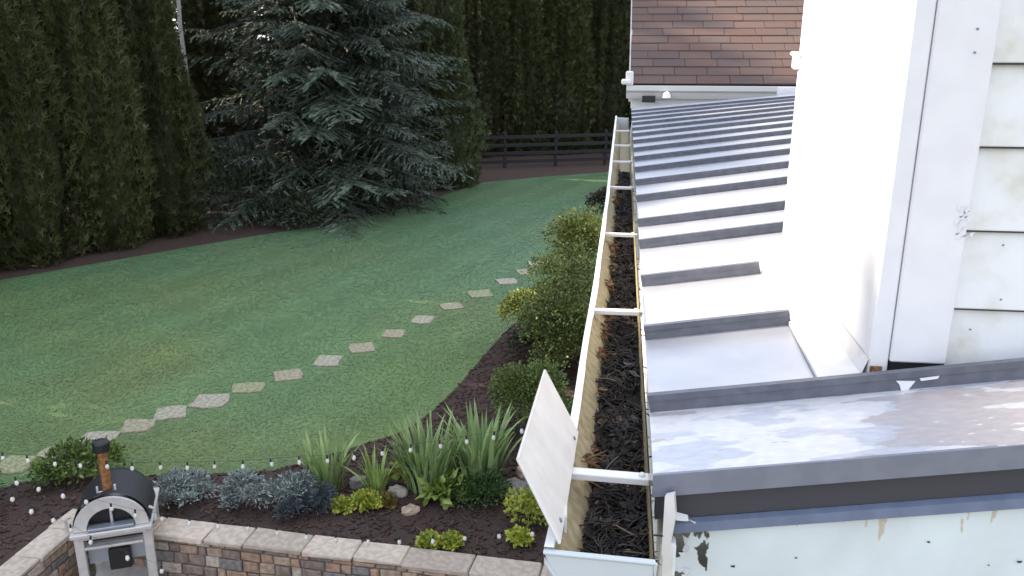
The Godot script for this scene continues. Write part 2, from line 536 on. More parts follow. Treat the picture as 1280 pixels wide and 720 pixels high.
func gable_texture() -> ImageTexture:
	# old white paint: rust runs under the flashing, chips and scratches, bare wood at the corner
	var w := 1024
	var h := 512
	var im := Image.create(w, h, false, Image.FORMAT_RGB8)
	var f := FastNoiseLite.new()
	f.seed = 35; f.frequency = 0.006; f.fractal_octaves = 5
	var f2 := FastNoiseLite.new()
	f2.seed = 36; f2.frequency = 0.02; f2.fractal_octaves = 4
	for j in h:
		for i in w:
			var nn := f.get_noise_2d(i, j)
			var c := lin(0.60, 0.66, 0.68) * (1.0 + 0.07 * nn)
			var y := float(j) / h
			var edge := float(i) / w
			var run := f2.get_noise_2d(i * 2.2, j * 0.35)
			if y < 0.10 and run > 0.40 + y * 2.5: c = c.lerp(lin(0.42, 0.32, 0.2), 0.6)
			if edge < 0.04 and f2.get_noise_2d(i * 1.4 + 50, j * 0.8) > -0.08 + edge * 5.0: c = lin(0.16, 0.17, 0.15) * (1.0 + nn)
			if f2.get_noise_2d(i * 0.9 + 300, j * 2.6) > 0.82: c = lin(0.10, 0.11, 0.12)
			im.set_pixel(i, j, c)
	return ImageTexture.create_from_image(im)

func make_house() -> void:
	var hs := thing("house", "white clapboard house with a grey standing seam metal roof and a brown shingled wing", "house")
	var seams := [-1.27, -1.615, -2.0, -2.39, -2.69, -3.13, -3.5, -3.87, -4.24, -4.61, -4.98, -5.35, -5.72, -6.09, -6.46, -6.83, -7.2]
	var far := -7.62
	var xr := 2.6
	# ---- pans
	var zs := [-1.068]
	zs.append_array(seams)
	zs.append(far)
	var pm := mat(Color.WHITE, 0.42, 0.15)
	pm.uv1_triplanar = false
	pm.albedo_texture = peel_texture()
	for i in zs.size() - 1:
		var z0: float = zs[i]
		var z1: float = zs[i + 1]
		var b := Mb.new()
		b.has_uv = true
		var nx := 10
		var nz := 4
		for a in nx:
			for d in nz:
				var p := []
				var q := []
				var uv := []
				for w in [[0, 0], [1, 0], [1, 1], [0, 1]]:
					var fx := float(a + w[0]) / nx
					var fz := float(d + w[1]) / nz
					var z := lerpf(z0, z1, fz)
					var x := lerpf(edge_x(z) - 0.004, xr, fx * fx * 0.6 + fx * 0.4)
					# sheet metal never lies quite flat
					var up := 0.0025 * sin(fx * 17.0 + i * 2.1) * sin(fz * PI) + 0.002 * cos(i * 1.7)* sin(fz * PI)
					p.append(roof(x, z, up))
					q.append(Vector3(-slope(z) - 0.02 * cos(fx * 17 + i), 1, 0.012 * cos(fz * PI) * sin(fx * 17.0 + i * 2.1)).normalized())
					uv.append(Vector2((x - 0.06) / 0.75, 1.0 - fz))
				b.squad(p, q, Color.WHITE, uv)
		# folded drip edge of the pan over the gutter
		var e0 := roof(edge_x(z0) - 0.004, z0)
		var e1 := roof(edge_x(z1) - 0.004, z1)
		var dn := Vector3(0.002, -0.024, 0)
		b.quad_out(e0, e1, e1 + dn, e0 + dn, Vector3.LEFT)
		put("roof_pan", b.mesh(pm if i == 0 else M.metal), hs)
	# ---- standing seams
	for i in seams.size():
		var z: float = seams[i]
		var b := Mb.new()
		var hh := 0.031 - 0.0008 * i
		var x_end := xr
		if i == 1 or i == 2: x_end = 0.345      # these die under the wall's base flashing
		var xs := [edge_x(z) - 0.003, 0.2, 0.34 if x_end < 1 else 0.9, x_end]
		for k in 3:
			var wz := 0.002 * sin(i * 3.1 + k)
			var we2 := 0.002 * sin(i * 3.1 + k + 1)
			var a := roof(xs[k], z + wz)
			var c := roof(xs[k + 1], z + we2)
			var up := Vector3(-0.2, 1, 0).normalized() * hh
			var th := Vector3(0, 0, -0.009)
			b.quad_out(a, c, c + up, a + up, Vector3.BACK)
			b.quad_out(a + th, c + th, c + th + up, a + th + up, Vector3.FORWARD)
			b.quad_out(a + up, c + up, c + th + up, a + th + up, Vector3.UP)
			# the folded lip at the top of the seam
			var lp := Vector3(0, 0, 0.003)
			var dn := up * 0.35
			b.quad_out(a + up + lp, c + up + lp, c + up + lp - dn, a + up + lp - dn, Vector3.BACK)
			b.quad_out(a + up + lp, c + up + lp, c + up, a + up, Vector3.UP)
			b.quad_out(a + up + lp - dn, c + up + lp - dn, c + up - dn, a + up - dn, Vector3.DOWN)
			if k == 0: b.quad_out(a, a + th, a + th + up, a + up, Vector3.LEFT)
		put("roof_seam", b.mesh(M.seam), hs)
	# ---- rake: grey metal edge, dark board in its shade, blue flashing ledge, gable wall
	var rk := Mb.new()
	var A := roof(edge_x(-1.068) - 0.004, -1.068)
	var B := roof(xr, -1.085)
	var z1 := Vector3(0, 0, 0.006)
	rk.quad_out(A + z1, B + z1, B + z1 + Vector3(0, -0.034, 0), A + z1 + Vector3(0, -0.034, 0), Vector3.BACK)
	rk.quad_out(A, B, B + z1, A + z1, Vector3.UP)
	rk.quad_out(A + z1 + Vector3(0, -0.034, 0), B + z1 + Vector3(0, -0.034, 0), B + Vector3(0, -0.034, 0), A + Vector3(0, -0.034, 0), Vector3.DOWN)
	rk.quad_out(A, A + z1, A + z1 + Vector3(0, -0.034, 0), A + Vector3(0, -0.034, 0), Vector3.LEFT)
	put("rake_edge", rk.mesh(M.trim_gray), hs)
	var db := Mb.new()
	var p0 := A + Vector3(0.006, -0.012, -0.006)
	var p1 := B + Vector3(0, -0.012, -0.006)
	db.prism([Vector2(0, 0), Vector2(0, -0.064), Vector2(0.02, -0.064), Vector2(0.02, 0)], Vector3(0, 0, -1), Vector3.UP, p0, p1 - p0)
	put("rake_board", db.mesh(M.dark_board), hs)
	var lg := Mb.new()
	var l0 := A + Vector3(0.024, -0.074, -0.006)
	var l1 := B + Vector3(0, -0.074, -0.006)
	lg.prism([Vector2(0, 0), Vector2(-0.008, -0.004), Vector2(-0.012, -0.017), Vector2(-0.009, -0.017), Vector2(0, -0.004)], Vector3(0, 0, -1), Vector3.UP, l0, l1 - l0)
	put("flashing_ledge", lg.mesh(M.ledge), hs)
	var gw := Mb.new()
	var zg := -1.074
	gw.has_uv = true
	var gm := mat(Color.WHITE, 0.6)
	gm.albedo_texture = gable_texture()
	var tl := Vector3(0.098, l0.y - 0.010, zg)
	var tr := Vector3(1.3, l0.y - 0.010 + 1.2 * 0.16, zg)
	tr.z -= 0.006
	gw.uvquad(tl, tr, Vector3(1.3, 4.3, zg), Vector3(0.098, 4.3, zg), Vector3.BACK)
	put("gable_wall", gw.mesh(gm), hs)
	# the body of the house under the roofs
	var bd := Mb.new()
	bd.prism([Vector2(0.098, -0.6), Vector2(0.098, 4.82), Vector2(2.6, 5.05), Vector2(6, 5.05), Vector2(6, -0.6)], Vector3.RIGHT, Vector3.UP, Vector3(0, 0, -1.095), Vector3(0, 0, -6.46))
	put("lower_wall", bd.mesh(M.clap), hs)
	var sd := Mb.new()
	var yy := -0.5
	while yy < 4.7:
		sd.prism([Vector2(0, 0), Vector2(-0.016, 0), Vector2(-0.002, 0.145), Vector2(0, 0.145)], Vector3.RIGHT, Vector3.UP, Vector3(0.098, yy, -1.16), Vector3(0, 0, -6.4))
		yy += 0.13
	tag(put("side_clapboards", sd.mesh(M.clap), hs), "", "", "", "stuff")
	# corner board below the roof corner, its paint gone
	var cb := Mb.new()
	cb.box(Vector3(0.088, 2.12, -1.10), Vector3(0.022, 5.40, 0.10), 0.004)
	put("corner_board", cb.mesh(M.clap), hs)
	var fl := Mb.new()
	for k in 10:
		var q := Vector3(0.103 + rng.randf() * 0.012, 4.85 - k * 0.018 - rng.randf() * 0.01, zg + 0.002)
		var wd := rng.randf_range(0.005, 0.013)
		var ht := rng.randf_range(0.008, 0.02)
		fl.tri(q, q + Vector3(wd, rng.randf_range(-0.004, 0.004), rng.randf_range(0.002, 0.009)), q + Vector3(wd * 0.4, -ht, 0.001))
	put("paint_flakes", fl.mesh(M.white), hs).set_meta("kind", "stuff")
	# bent white flashing standing between gutter and wall
	var bf := Mb.new()
	bf.prism([Vector2(0, 0), Vector2(0.012, 0.004), Vector2(0.016, -0.03), Vector2(0.010, -0.085), Vector2(0.004, -0.10), Vector2(0.0, -0.09)], Vector3.RIGHT, Vector3.UP, Vector3(0.078, 4.900, -1.040), Vector3(0.003, -0.002, -0.014))
	bf.prism([Vector2(0, 0), Vector2(0.018, -0.004), Vector2(0.019, -0.006), Vector2(0.002, -0.006)], Vector3.RIGHT, Vector3.UP, Vector3(0.094, 4.866, -1.048), Vector3(0, 0.002, -0.01))
	put("corner_flashing", bf.mesh(M.plastic), hs)
	var ch := Mb.new()
	for k in 6:
		ch = Mb.new()
		var q := Vector3(rng.randf_range(0.13, 0.56), rng.randf_range(4.77, 4.85), zg + 0.0012)
		q.y = minf(q.y, 4.855 + (q.x - 0.1) * 0.2)
		var s := rng.randf_range(0.001, 0.004)
		ch.quad(q, q + Vector3(s * rng.randf_range(1, 3), s * 0.4, 0), q + Vector3(s * 2, -s, 0), q + Vector3(s * 0.3, -s * 0.8, 0))
		put("paint_chip", ch.mesh(M.black), hs)
	# ---- upper storey box rising through the metal roof
	var up := Node3D.new()
	up.name = "upper_wall"
	hs.add_child(up)
	var cx := 0.405
	var zn := -1.322
	var zf := -2.075
	var ytop := 8.2
	var core := Mb.new()
	core.box(Vector3((cx + 0.012 + 3.2) / 2, (4.9 + ytop) / 2, (zn - 0.012 + zf) / 2), Vector3(3.2 - cx - 0.012, ytop - 4.9, zn - 0.012 - zf), 0.0)
	put("wall_core", core.mesh(M.white), up)
	# left side, one smooth board with a raised frame
	var sp := Mb.new()
	sp.box(Vector3(cx + 0.006, (4.97 + ytop) / 2, (zn - 0.02 + zf + 0.02) / 2), Vector3(0.011, ytop - 4.97, zn - zf - 0.04), 0.001)
	put("side_panel", sp.mesh(M.white), up)
	var fb := Mb.new()
	fb.box(Vector3(cx + 0.008, (5.0 + ytop) / 2, zf + 0.008), Vector3(0.022, ytop - 5.0, 0.022), 0.002)
	put("corner_board", fb.mesh(M.white), up)
	var tb := Mb.new()
	tb.box(Vector3(cx - 0.006, 5.455, zf + 0.0), Vector3(0.02, 0.04, 0.03), 0.004)
	tb.box(Vector3(cx - 0.010, 5.470, zf + 0.0), Vector3(0.022, 0.010, 0.036), 0.003)
	put("trim_block", tb.mesh(M.white), up)
	# corner boards of the near face: narrow edge, crack, wide board
	var c1 := Mb.new()
	c1.box(Vector3(cx + 0.015, (4.972 + ytop) / 2, zn - 0.004), Vector3(0.030, ytop - 4.972, 0.028), 0.0025)
	put("corner_board", c1.mesh(M.white), up)
	var c2 := Mb.new()
	c2.box(Vector3(cx + 0.0737, (5.010 + ytop) / 2, zn - 0.002), Vector3(0.0846, ytop - 5.010, 0.028), 0.0025)
	put("corner_board", c2.mesh(M.white), up)
	# clapboards, each bottom edge standing proud of the one below
	var bx := cx + 0.1165
	var ys := [4.95, 5.100, 5.224, 5.350, 5.469, 5.590, 5.71, 5.83, 5.95, 6.07, 6.19, 6.31, 6.43, 6.55, 6.67, 6.79, 6.91, 7.03, 7.15, 7.27, 7.39, 7.51, 7.63, 7.75, 7.87, 7.99, 8.11]
	for i in ys.size():
		var b := Mb.new()
		var y0: float = ys[i]
		var y1: float = ys[i + 1] + 0.02 if i + 1 < ys.size() else ytop
		b.prism([Vector2(0, 0), Vector2(0.014, 0), Vector2(0.0145, 0.002), Vector2(0.0035, y1 - y0), Vector2(0, y1 - y0)], Vector3.BACK, Vector3.UP, Vector3(bx, y0, zn - 0.014), Vector3(2.7, 0.0, 0))
		put("clapboard", b.mesh(M.clap), up)
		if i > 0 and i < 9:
			var shade_strip := Mb.new()
			shade_strip.box(Vector3(bx + 1.3, y0 - 0.0018, zn - 0.0065), Vector3(2.6, 0.0028, 0.010), 0.0)  # dark strip standing in for the shadow line under each board edge
			put("butt_shadow", shade_strip.mesh(M.dark_board), up)
	# curled paint at the board edge and the torn flashing at the foot
	var pk := Mb.new()
	for k in 14:
		var q := Vector3(cx + 0.095 + rng.randf() * 0.026, 5.232 + rng.randf_range(-0.018, 0.032), zn + 0.0125)
		var r := rng.randf_range(0.003, 0.008)
		pk.tri(q, q + Vector3(r, r * 0.5, 0.004), q + Vector3(r * 0.2, -r * 1.2, rng.randf_range(0.0, 0.005)))
	put("peeling_paint", pk.mesh(M.white), up).set_meta("kind", "stuff")
	var pc := Mb.new()
	for k in 7:
		var q := Vector3(cx + 0.097 + rng.randf() * 0.02, 5.236 + rng.randf_range(-0.02, 0.025), zn + 0.0131)
		var r := rng.randf_range(0.0015, 0.003)
		pc.tri(q, q + Vector3(r * 3, r, 0), q + Vector3(r, -r, 0))
	for q in [Vector2(0.493, 5.515), Vector2(0.494, 5.483), Vector2(0.575, 5.205), Vector2(0.548, 5.07), Vector2(0.585, 5.12)]:
		pc.box(Vector3(q.x, q.y, zn + 0.0128), Vector3(0.0035, 0.003, 0.001), 0.0004)
	put("dark_spots", pc.mesh(M.trim_gray), up).set_meta("kind", "stuff")
	var gap := Mb.new()
	gap.box(Vector3(cx + 0.075, 4.995, zn - 0.001), Vector3(0.083, 0.030, 0.010), 0.0)
	put("rotted_gap", gap.mesh(M.black), up)
	var tf := Mb.new()
	var q0 := Vector3(cx + 0.030, 4.996, -1.266)
	tf.prism([Vector2(0, 0), Vector2(0.028, 0.001), Vector2(0.017, -0.018), Vector2(0.011, -0.020), Vector2(0.006, -0.006)], Vector3.RIGHT, Vector3.UP, q0, Vector3(0, 0.0, -0.003))
	tf.prism([Vector2(0.034, 0.006), Vector2(0.062, 0.012), Vector2(0.060, 0.007), Vector2(0.036, 0.002)], Vector3.RIGHT, Vector3.UP, q0, Vector3(0, 0.0, -0.003))
	put("torn_flashing", tf.mesh(M.white), up)
	var rs := Mb.new()
	rs.box(Vector3(cx + 0.012, 4.992, zn + 0.0115), Vector3(0.018, 0.02, 0.002), 0.0)
	put("rust_stain", rs.mesh(M.rust), up)
	# wide bent flashing along the foot of the side wall
	var ff := Mb.new()
	var za := -1.31
	var zb := -2.11
	var prev := []
	for k in 8:
		var z := lerpf(za, zb, k / 7.0)
		var w0 := lerpf(0.334, 0.350, k / 7.0)
		var row := [roof(w0, z, 0.002), roof(w0, z, 0.008), roof(cx - 0.010, z, 0.014), roof(cx - 0.001, z, 0.040)]
		if prev.size():
			ff.quad_out(prev[0], row[0], row[1], prev[1], Vector3.LEFT)
			ff.quad_out(prev[1], row[1], row[2], prev[2], Vector3.UP)
			ff.quad_out(prev[2], row[2], row[3], prev[3], Vector3(-1, 0.3, 0))
		prev = row
	ff.quad_out(roof(0.334, za, 0.002), roof(cx - 0.010, za, 0.002), roof(cx - 0.010, za, 0.014), roof(0.334, za, 0.008), Vector3.BACK)
	ff.quad_out(roof(0.350, zb, 0.002), roof(cx, zb, 0.002), roof(cx, zb, 0.014), roof(0.350, zb, 0.008), Vector3.FORWARD)
	put("base_flashing", ff.mesh(M.flash), up)
	# ---- brown shingled wing beyond
	var wg := Node3D.new()
	wg.name = "shingled_roof"
	hs.add_child(wg)
	var pitch := deg_to_rad(31.0)
	var upv := Vector3(0, sin(pitch), -cos(pitch))
	var nrm := Vector3(0, cos(pitch), sin(pitch))
	var o := Vector3(0.085, 5.105, -8.12)
	var dk := Mb.new()
	dk.prism([Vector2(0, -0.004), Vector2(4.2, -0.004), Vector2(4.2, 5.0), Vector2(0, 5.0)], Vector3.RIGHT, upv, o - nrm * 0.03, nrm * 0.024)
	put("roof_deck", dk.mesh(M.dark_board), wg)
	var expo := 0.138
	var tabs := []
	for i in 4:
		for m in M.shingle.size():
			var b := Mb.new()
			var tw := 0.296
			var bl := 0.004 * i
			b.box(Vector3(tw / 2, 0.005, -expo * 0.5 - 0.006), Vector3(tw, 0.012 + 0.004 * (i % 2), expo + 0.03), 0.0025, Basis(Vector3.RIGHT, -0.06 - bl * 0.3))
			tabs.append(b.mesh(M.shingle[m]))
	var kk := 0
	for row in 22:
		var off := -0.15 * (row % 2) - 0.05 * ((row * 7) % 3)
		var col := 0
		while off < 3.9 and kk < 300:
			var xx := maxf(off, -0.012)
			var sm := fast_put("shingle", kk, tabs[rng.randi_range(0, tabs.size() - 1)], wg)
			var wscale := (off + 0.3 - xx) / 0.3
			var bs := Basis(Vector3.RIGHT, nrm, -upv)
			sm.transform = Transform3D(Basis(bs.x * maxf(wscale, 0.05), bs.y, bs.z), o + Vector3.RIGHT * xx + upv * (row * expo) + nrm * (0.004 + 0.003 * rng.randf()))
			off += 0.3
			kk += 1
	var rb := Mb.new()
	rb.prism([Vector2(-0.02, -0.02), Vector2(5, -0.02), Vector2(5, -0.18), Vector2(-0.02, -0.18)], upv, nrm, o + Vector3(-0.022, 0, 0), Vector3(0.02, 0, 0))
	put("rake_board", rb.mesh(M.white), wg)
	var fa := Mb.new()
	fa.box(o + Vector3(2.1, -0.13, 0.0), Vector3(4.2, 0.18, 0.022), 0.003)
	put("fascia", fa.mesh(M.white), wg)
	var ww := Mb.new()
	ww.prism([Vector2(-8.15, -0.6), Vector2(-8.15, 4.95), Vector2(-12.3, 7.3), Vector2(-16.3, 5.0), Vector2(-16.3, -0.6)], Vector3.BACK, Vector3.UP, Vector3(0.3, 0, 0), Vector3(5, 0, 0))
	put("wing_wall", ww.mesh(M.clap), hs)
	var ko := Mb.new()
	ko.box(Vector3(1.42, 5.075, -7.70), Vector3(0.17, 0.075, 0.02), 0.004)
	put("kickout_flashing", ko.mesh(M.white), hs)

# ---------------------------------------------------------------- gutters
func lip_x(z: float) -> float:
	var t := [[-0.86, -0.076], [-1.05, -0.069], [-1.28, -0.064], [-1.63, -0.062], [-2.04, -0.055], [-2.6, -0.052], [-3.3, -0.048], [-4.7, -0.048], [-7.1, -0.046]]
	for i in range(1, t.size()):
		if z >= t[i][0]:
			return lerpf(t[i - 1][1], t[i][1], (z - t[i - 1][0]) / (t[i][0] - t[i - 1][0]))
	return -0.046

func gutter_profile(lx: float, inner: bool) -> Array:
	# K shape: back wall, floor, ogee front, turned lip
	var s := 0.0022 if inner else 0.0
	var xb := 0.060 - s
	return [Vector2(xb, 4.898), Vector2(xb, 4.802 + s), Vector2(lx + 0.046 + s, 4.802 + s), Vector2(lx + 0.045 + s, 4.812), Vector2(lx + 0.042 + s, 4.828), Vector2(lx + 0.030 + s, 4.850), Vector2(lx + 0.014 + s, 4.870), Vector2(lx + 0.003 + s, 4.888), Vector2(lx + s, 4.902 - s)]

func make_gutter() -> void:
	var g := thing("gutter", "long white gutter full of leaf litter along the metal roof edge", "gutter")
	var zs := []
	var z := -0.895
	while z > -7.05:
		zs.append(z)
		z -= 0.15
	var bo := Mb.new()
	var bi := Mb.new()
	for i in zs.size() - 1:
		var pa := gutter_profile(lip_x(zs[i]), false)
		var pb := gutter_profile(lip_x(zs[i + 1]), false)
		var qa := gutter_profile(lip_x(zs[i]), true)
		var qb := gutter_profile(lip_x(zs[i + 1]), true)
		for k in pa.size() - 1:
			var tv: Vector2 = pa[k + 1] - pa[k]
			var out := Vector3(-tv.y, tv.x, 0) * -1.0
			bo.quad_out(Vector3(pa[k].x, pa[k].y, zs[i]), Vector3(pb[k].x, pb[k].y, zs[i + 1]), Vector3(pb[k + 1].x, pb[k + 1].y, zs[i + 1]), Vector3(pa[k + 1].x, pa[k + 1].y, zs[i]), -out)
			bi.quad_out(Vector3(qa[k].x, qa[k].y, zs[i]), Vector3(qb[k].x, qb[k].y, zs[i + 1]), Vector3(qb[k + 1].x, qb[k + 1].y, zs[i + 1]), Vector3(qa[k + 1].x, qa[k + 1].y, zs[i]), out)
	put("trough", bo.mesh(M.lip), g)
	put("trough_lining", bi.mesh(M.gutter_in), g)
	var lp := Mb.new()
	for i in zs.size() - 1:
		var a := Vector3(lip_x(zs[i]), 4.9045, zs[i])
		var b := Vector3(lip_x(zs[i + 1]), 4.9045, zs[i + 1])
		var wv := 0.0008 * sin(zs[i] * 9.0)
		var w := Vector3(0.0125 + wv, 0, 0)
		var dn := Vector3(0, -0.0045, 0)
		lp.quad_out(a, b, b + w, a + w, Vector3.UP)
		lp.quad_out(a + w, b + w, b + w + dn * 1.6, a + w + dn * 1.6, Vector3.RIGHT)
		lp.quad_out(a, b, b + dn, a + dn, Vector3.LEFT)
		lp.quad_out(a + dn, b + dn, b + w + dn, a + w + dn, Vector3.DOWN)
	put("front_lip", lp.mesh(M.lip), g)
	# end caps
	for e in [[-0.895, 0.008], [-6.90, -0.006]]:
		var ec := Mb.new()
		var pr := gutter_profile(lip_x(e[0]), false)
		var poly := []
		for p in pr: poly.append(p)
		ec.prism(poly, Vector3.RIGHT, Vector3.UP, Vector3(0, 0, e[0]), Vector3(0, 0, e[1]))
		# rolled rim of the cap
		var rim := []
		for p in pr: rim.append(Vector3(p.x, p.y, e[0] + e[1]))
		rim.append(rim[0])
		var rr := []
		for p in rim: rr.append(0.0028)
		ec.tube(rim, rr, 6)
		put("end_cap", ec.mesh(M.cap_shade), g)
	# hidden hangers, bars across the top
	for hz in [-1.105, -1.884, -2.70, -3.615, -4.42, -5.13, -5.985]:
		var hb := Mb.new()
		var x0 := lip_x(hz) + 0.010
		var tilt := rng.randf_range(-0.06, 0.06)
		var c := Vector3((x0 + 0.066) / 2, 4.894, hz)
		var bs := Basis(Vector3.UP, tilt)
		hb.box(c, Vector3(0.066 - x0, 0.003, 0.020), 0.001, bs)
		for s in [-1, 1]:
			hb.box(c + bs * Vector3(0, -0.004, 0.009 * s), Vector3(0.066 - x0, 0.009, 0.0022), 0.0006, bs)
		hb.box(c + bs * Vector3((0.066 - x0) * 0.36, 0.0035, 0), Vector3(0.008, 0.006, 0.008), 0.002, bs)
		put("hanger", hb.mesh(M.plastic), g)
	# splash guard, a square sheet clipped on the lip and leaning out
	var sg := thing("splash_guard", "white square sheet metal splash guard leaning out from the gutter lip", "splash guard")
	var a0 := Vector3(-0.050, 4.9075, -1.205)
	var a1 := Vector3(-0.056, 4.9075, -0.900)
	var a2 := Vector3(-0.111, 5.005, -0.925)
	var a3 := Vector3(-0.103, 5.010, -1.205)
	var pl := Mb.new()
	var nn := (a1 - a0).cross(a3 - a0).normalized() * 0.0016
	pl.quad_out(a0 + nn, a1 + nn, a2 + nn, a3 + nn, nn)
	pl.quad_out(a0 - nn, a1 - nn, a2 - nn, a3 - nn, -nn)
	for e in [[a0, a1], [a1, a2], [a2, a3], [a3, a0]]:
		pl.quad_out(e[0] + nn, e[1] + nn, e[1] - nn, e[0] - nn, (e[0] + e[1]) * 0.5 - (a0 + a2) * 0.5)
	put("sheet", pl.mesh(M.guard), sg)
	var hem := Mb.new()
	for e in [[a1, a2], [a2, a3], [a3, a0]]: hem.tube([e[0], e[1]], [0.0022, 0.0022], 6)
	put("folded_hem", hem.mesh(M.guard), sg)
	for rz in [0.12, 0.88]:
		var rv := Mb.new()
		rv.lathe([Vector2(0.0035, 0.0), Vector2(0.0028, 0.0018), Vector2(0.0, 0.0024)], 10, Vector3.ZERO)
		var ro := put("rivet", rv.mesh(M.trim_gray), sg)
		ro.transform = Transform3D(Basis(Quaternion(Vector3.UP, nn.normalized() * (1.0 if nn.x > 0 else -1.0))), a0.lerp(a1, rz).lerp(a3.lerp(a2, rz), 0.08) + nn * (1.0 if nn.x > 0 else -1.0))
	var tab := Mb.new()
	for zc in [-1.17, -0.98]:
		tab.box(Vector3(-0.055, 4.897, zc), Vector3(0.006, 0.028, 0.045), 0.002, Basis(Vector3.UP, 0.06))
	put("clip", tab.mesh(M.guard), sg)
	# litter: a lumpy mound with leaves and straw lying on it
	var fn := FastNoiseLite.new()
	fn.seed = 8
	fn.frequency = 9.0
	fn.fractal_octaves = 3
	var md := Mb.new()
	var zz := []
	z = -0.905
	while z > -3.9:
		zz.append(z)
		z -= 0.02
	var ht := func(x: float, zq: float) -> float:
		var base := 4.832 + 0.020 * fn.get_noise_2d(x * 2.2, zq * 0.8)
		if zq < -3.7: base = lerpf(base, 4.815, clampf((-3.7 - zq) / 0.5, 0, 1))
		if zq > -1.0: base -= 0.01 * (zq + 1.0) / 0.1
		return base + 0.010 * smoothstep(-1.1, -1.4, zq) * smoothstep(-0.01, -0.035, x) * (0.5 + fn.get_noise_2d(zq * 1.5, 30))
	for i in zz.size() - 1:
		for k in 6:
			var p := []
			for w in [[i, k], [i, k + 1], [i + 1, k + 1], [i + 1, k]]:
				var zq: float = zz[w[0]]
				var x := lerpf(lip_x(zq) + 0.036, 0.0578, w[1] / 6.0)
				p.append(Vector3(x, ht.call(x, zq), zq))
			md.quad_out(p[0], p[1], p[2], p[3], Vector3.UP)
	var dm := put("gutter_litter", md.mesh(M.litter))
	tag(dm, "dark brown rotting leaves and pine straw lying in the white gutter", "leaf litter", "", "stuff")
	var lf := Mb.new()
	var pp := [Vector3(-0.5, 0, 0), Vector3(-0.15, 0.1, 0.24), Vector3(0.3, 0.05, 0.17), Vector3(0.55, 0.16, 0), Vector3(0.3, 0.05, -0.17), Vector3(-0.15, 0.1, -0.24)]
	var mid := Vector3(0.05, -0.03, 0)
	for k in 6: lf.tri_out(mid, pp[k], pp[(k + 1) % 6], Vector3.UP)
	var stw := Mb.new()
	stw.tube([Vector3(-0.5, 0, 0), Vector3(-0.1, 0.06, 0.04), Vector3(0.25, 0.05, 0.0), Vector3(0.5, 0.0, -0.1)], [0.02, 0.028, 0.024, 0.01], 4)
	for kind in 2:
		var mm := MultiMesh.new()
		mm.transform_format = MultiMesh.TRANSFORM_3D
		mm.use_colors = true
		mm.mesh = (lf if kind == 0 else stw).mesh(M.dry)
		var cnt := 2600 if kind == 0 else 3400
		mm.instance_count = cnt
		for i in cnt:
			var zq := -0.91 - pow(rng.randf(), 1.5) * 3.6
			var e := pow(rng.randf(), 1.0)
			var x := lerpf(lip_x(zq) + 0.044, 0.052, e)
			var side := 1.0 - e
			var clump := fn.get_noise_2d(zq * 0.45, 70.0)
			var warm := side > 0.72 and rng.randf() < 0.15 + 1.6 * clump
			var s := rng.randf_range(0.012, 0.03) if kind == 0 else rng.randf_range(0.02, 0.06)
			var bs := Basis.from_euler(Vector3(rng.randf_range(-0.7, 0.7), rng.randf() * TAU, rng.randf_range(-0.7, 0.7))).scaled(Vector3.ONE * s)
			if warm and zq > -1.15: warm = rng.randf() < 0.25
			if warm: x = lip_x(zq) + rng.randf_range(0.03, 0.05)
			mm.set_instance_transform(i, Transform3D(bs, Vector3(x, ht.call(x, zq) + rng.randf_range(0.0, 0.012) + (rng.randf() * 0.014 if warm else 0.0), zq)))
			var c := Color(0.021, 0.016, 0.014) * rng.randf_range(0.4, 1.6)
			if warm: c = Color(0.17, 0.085, 0.03) * rng.randf_range(0.3, 1.2)
			elif rng.randf() < 0.06: c = Color(0.13, 0.085, 0.05) * rng.randf_range(0.5, 1.3)
			elif rng.randf() < 0.03: c = Color(0.09, 0.085, 0.08)
			c.a = 1
			mm.set_instance_color(i, c)
		var mi := MultiMeshInstance3D.new()
		mi.multimesh = mm
		mi.name = "fallen_leaves" if kind == 0 else "pine_straw"
		dm.add_child(mi)
		mi.set_meta("kind", "stuff")
	# ---- the wing's gutter
	var g2 := thing("gutter", "short white gutter on the eave of the brown shingled wing", "gutter")
	var x0 := 0.045
	var prof := [Vector2(0, 0), Vector2(0, -0.115), Vector2(0.07, -0.115), Vector2(0.085, -0.09), Vector2(0.10, -0.06), Vector2(0.125, -0.04), Vector2(0.13, 0), Vector2(0.118, 0), Vector2(0.116, -0.03), Vector2(0.09, -0.055), Vector2(0.068, -0.108), Vector2(0.006, -0.108), Vector2(0.006, 0)]
	var tg := Mb.new()
	tg.prism(prof, Vector3.BACK, Vector3.UP, Vector3(x0, 5.095, -8.105), Vector3(3.4, 0, 0))
	put("trough", tg.mesh(M.plastic), g2)
	var e2 := Mb.new()
	e2.prism(prof.slice(0, 7), Vector3.BACK, Vector3.UP, Vector3(x0, 5.098, -8.107), Vector3(-0.006, 0, 0))
	put("end_cap", e2.mesh(M.plastic), g2)
	var bk := Mb.new()
	bk.box(Vector3(x0 + 0.02, 5.16, -8.08), Vector3(0.07, 0.13, 0.04), 0.01)
	bk.box(Vector3(x0 - 0.01, 5.13, -8.04), Vector3(0.09, 0.05, 0.05), 0.012)
	put("mitre_bracket", bk.mesh(M.plastic), g2)
	var ot := Mb.new()
	ot.box(Vector3(x0 + 0.20, 4.98, -7.98), Vector3(0.12, 0.06, 0.03), 0.004)
	put("outlet", ot.mesh(M.black), g2)
	var cl := Mb.new()
	cl.lathe([Vector2(0.0, 0), Vector2(0.04, 0.01), Vector2(0.03, 0.05), Vector2(0, 0.07)], 10, Vector3(x0 + 0.36, 4.985, -7.95))
	put("spike_cap", cl.mesh(M.lip), g2)

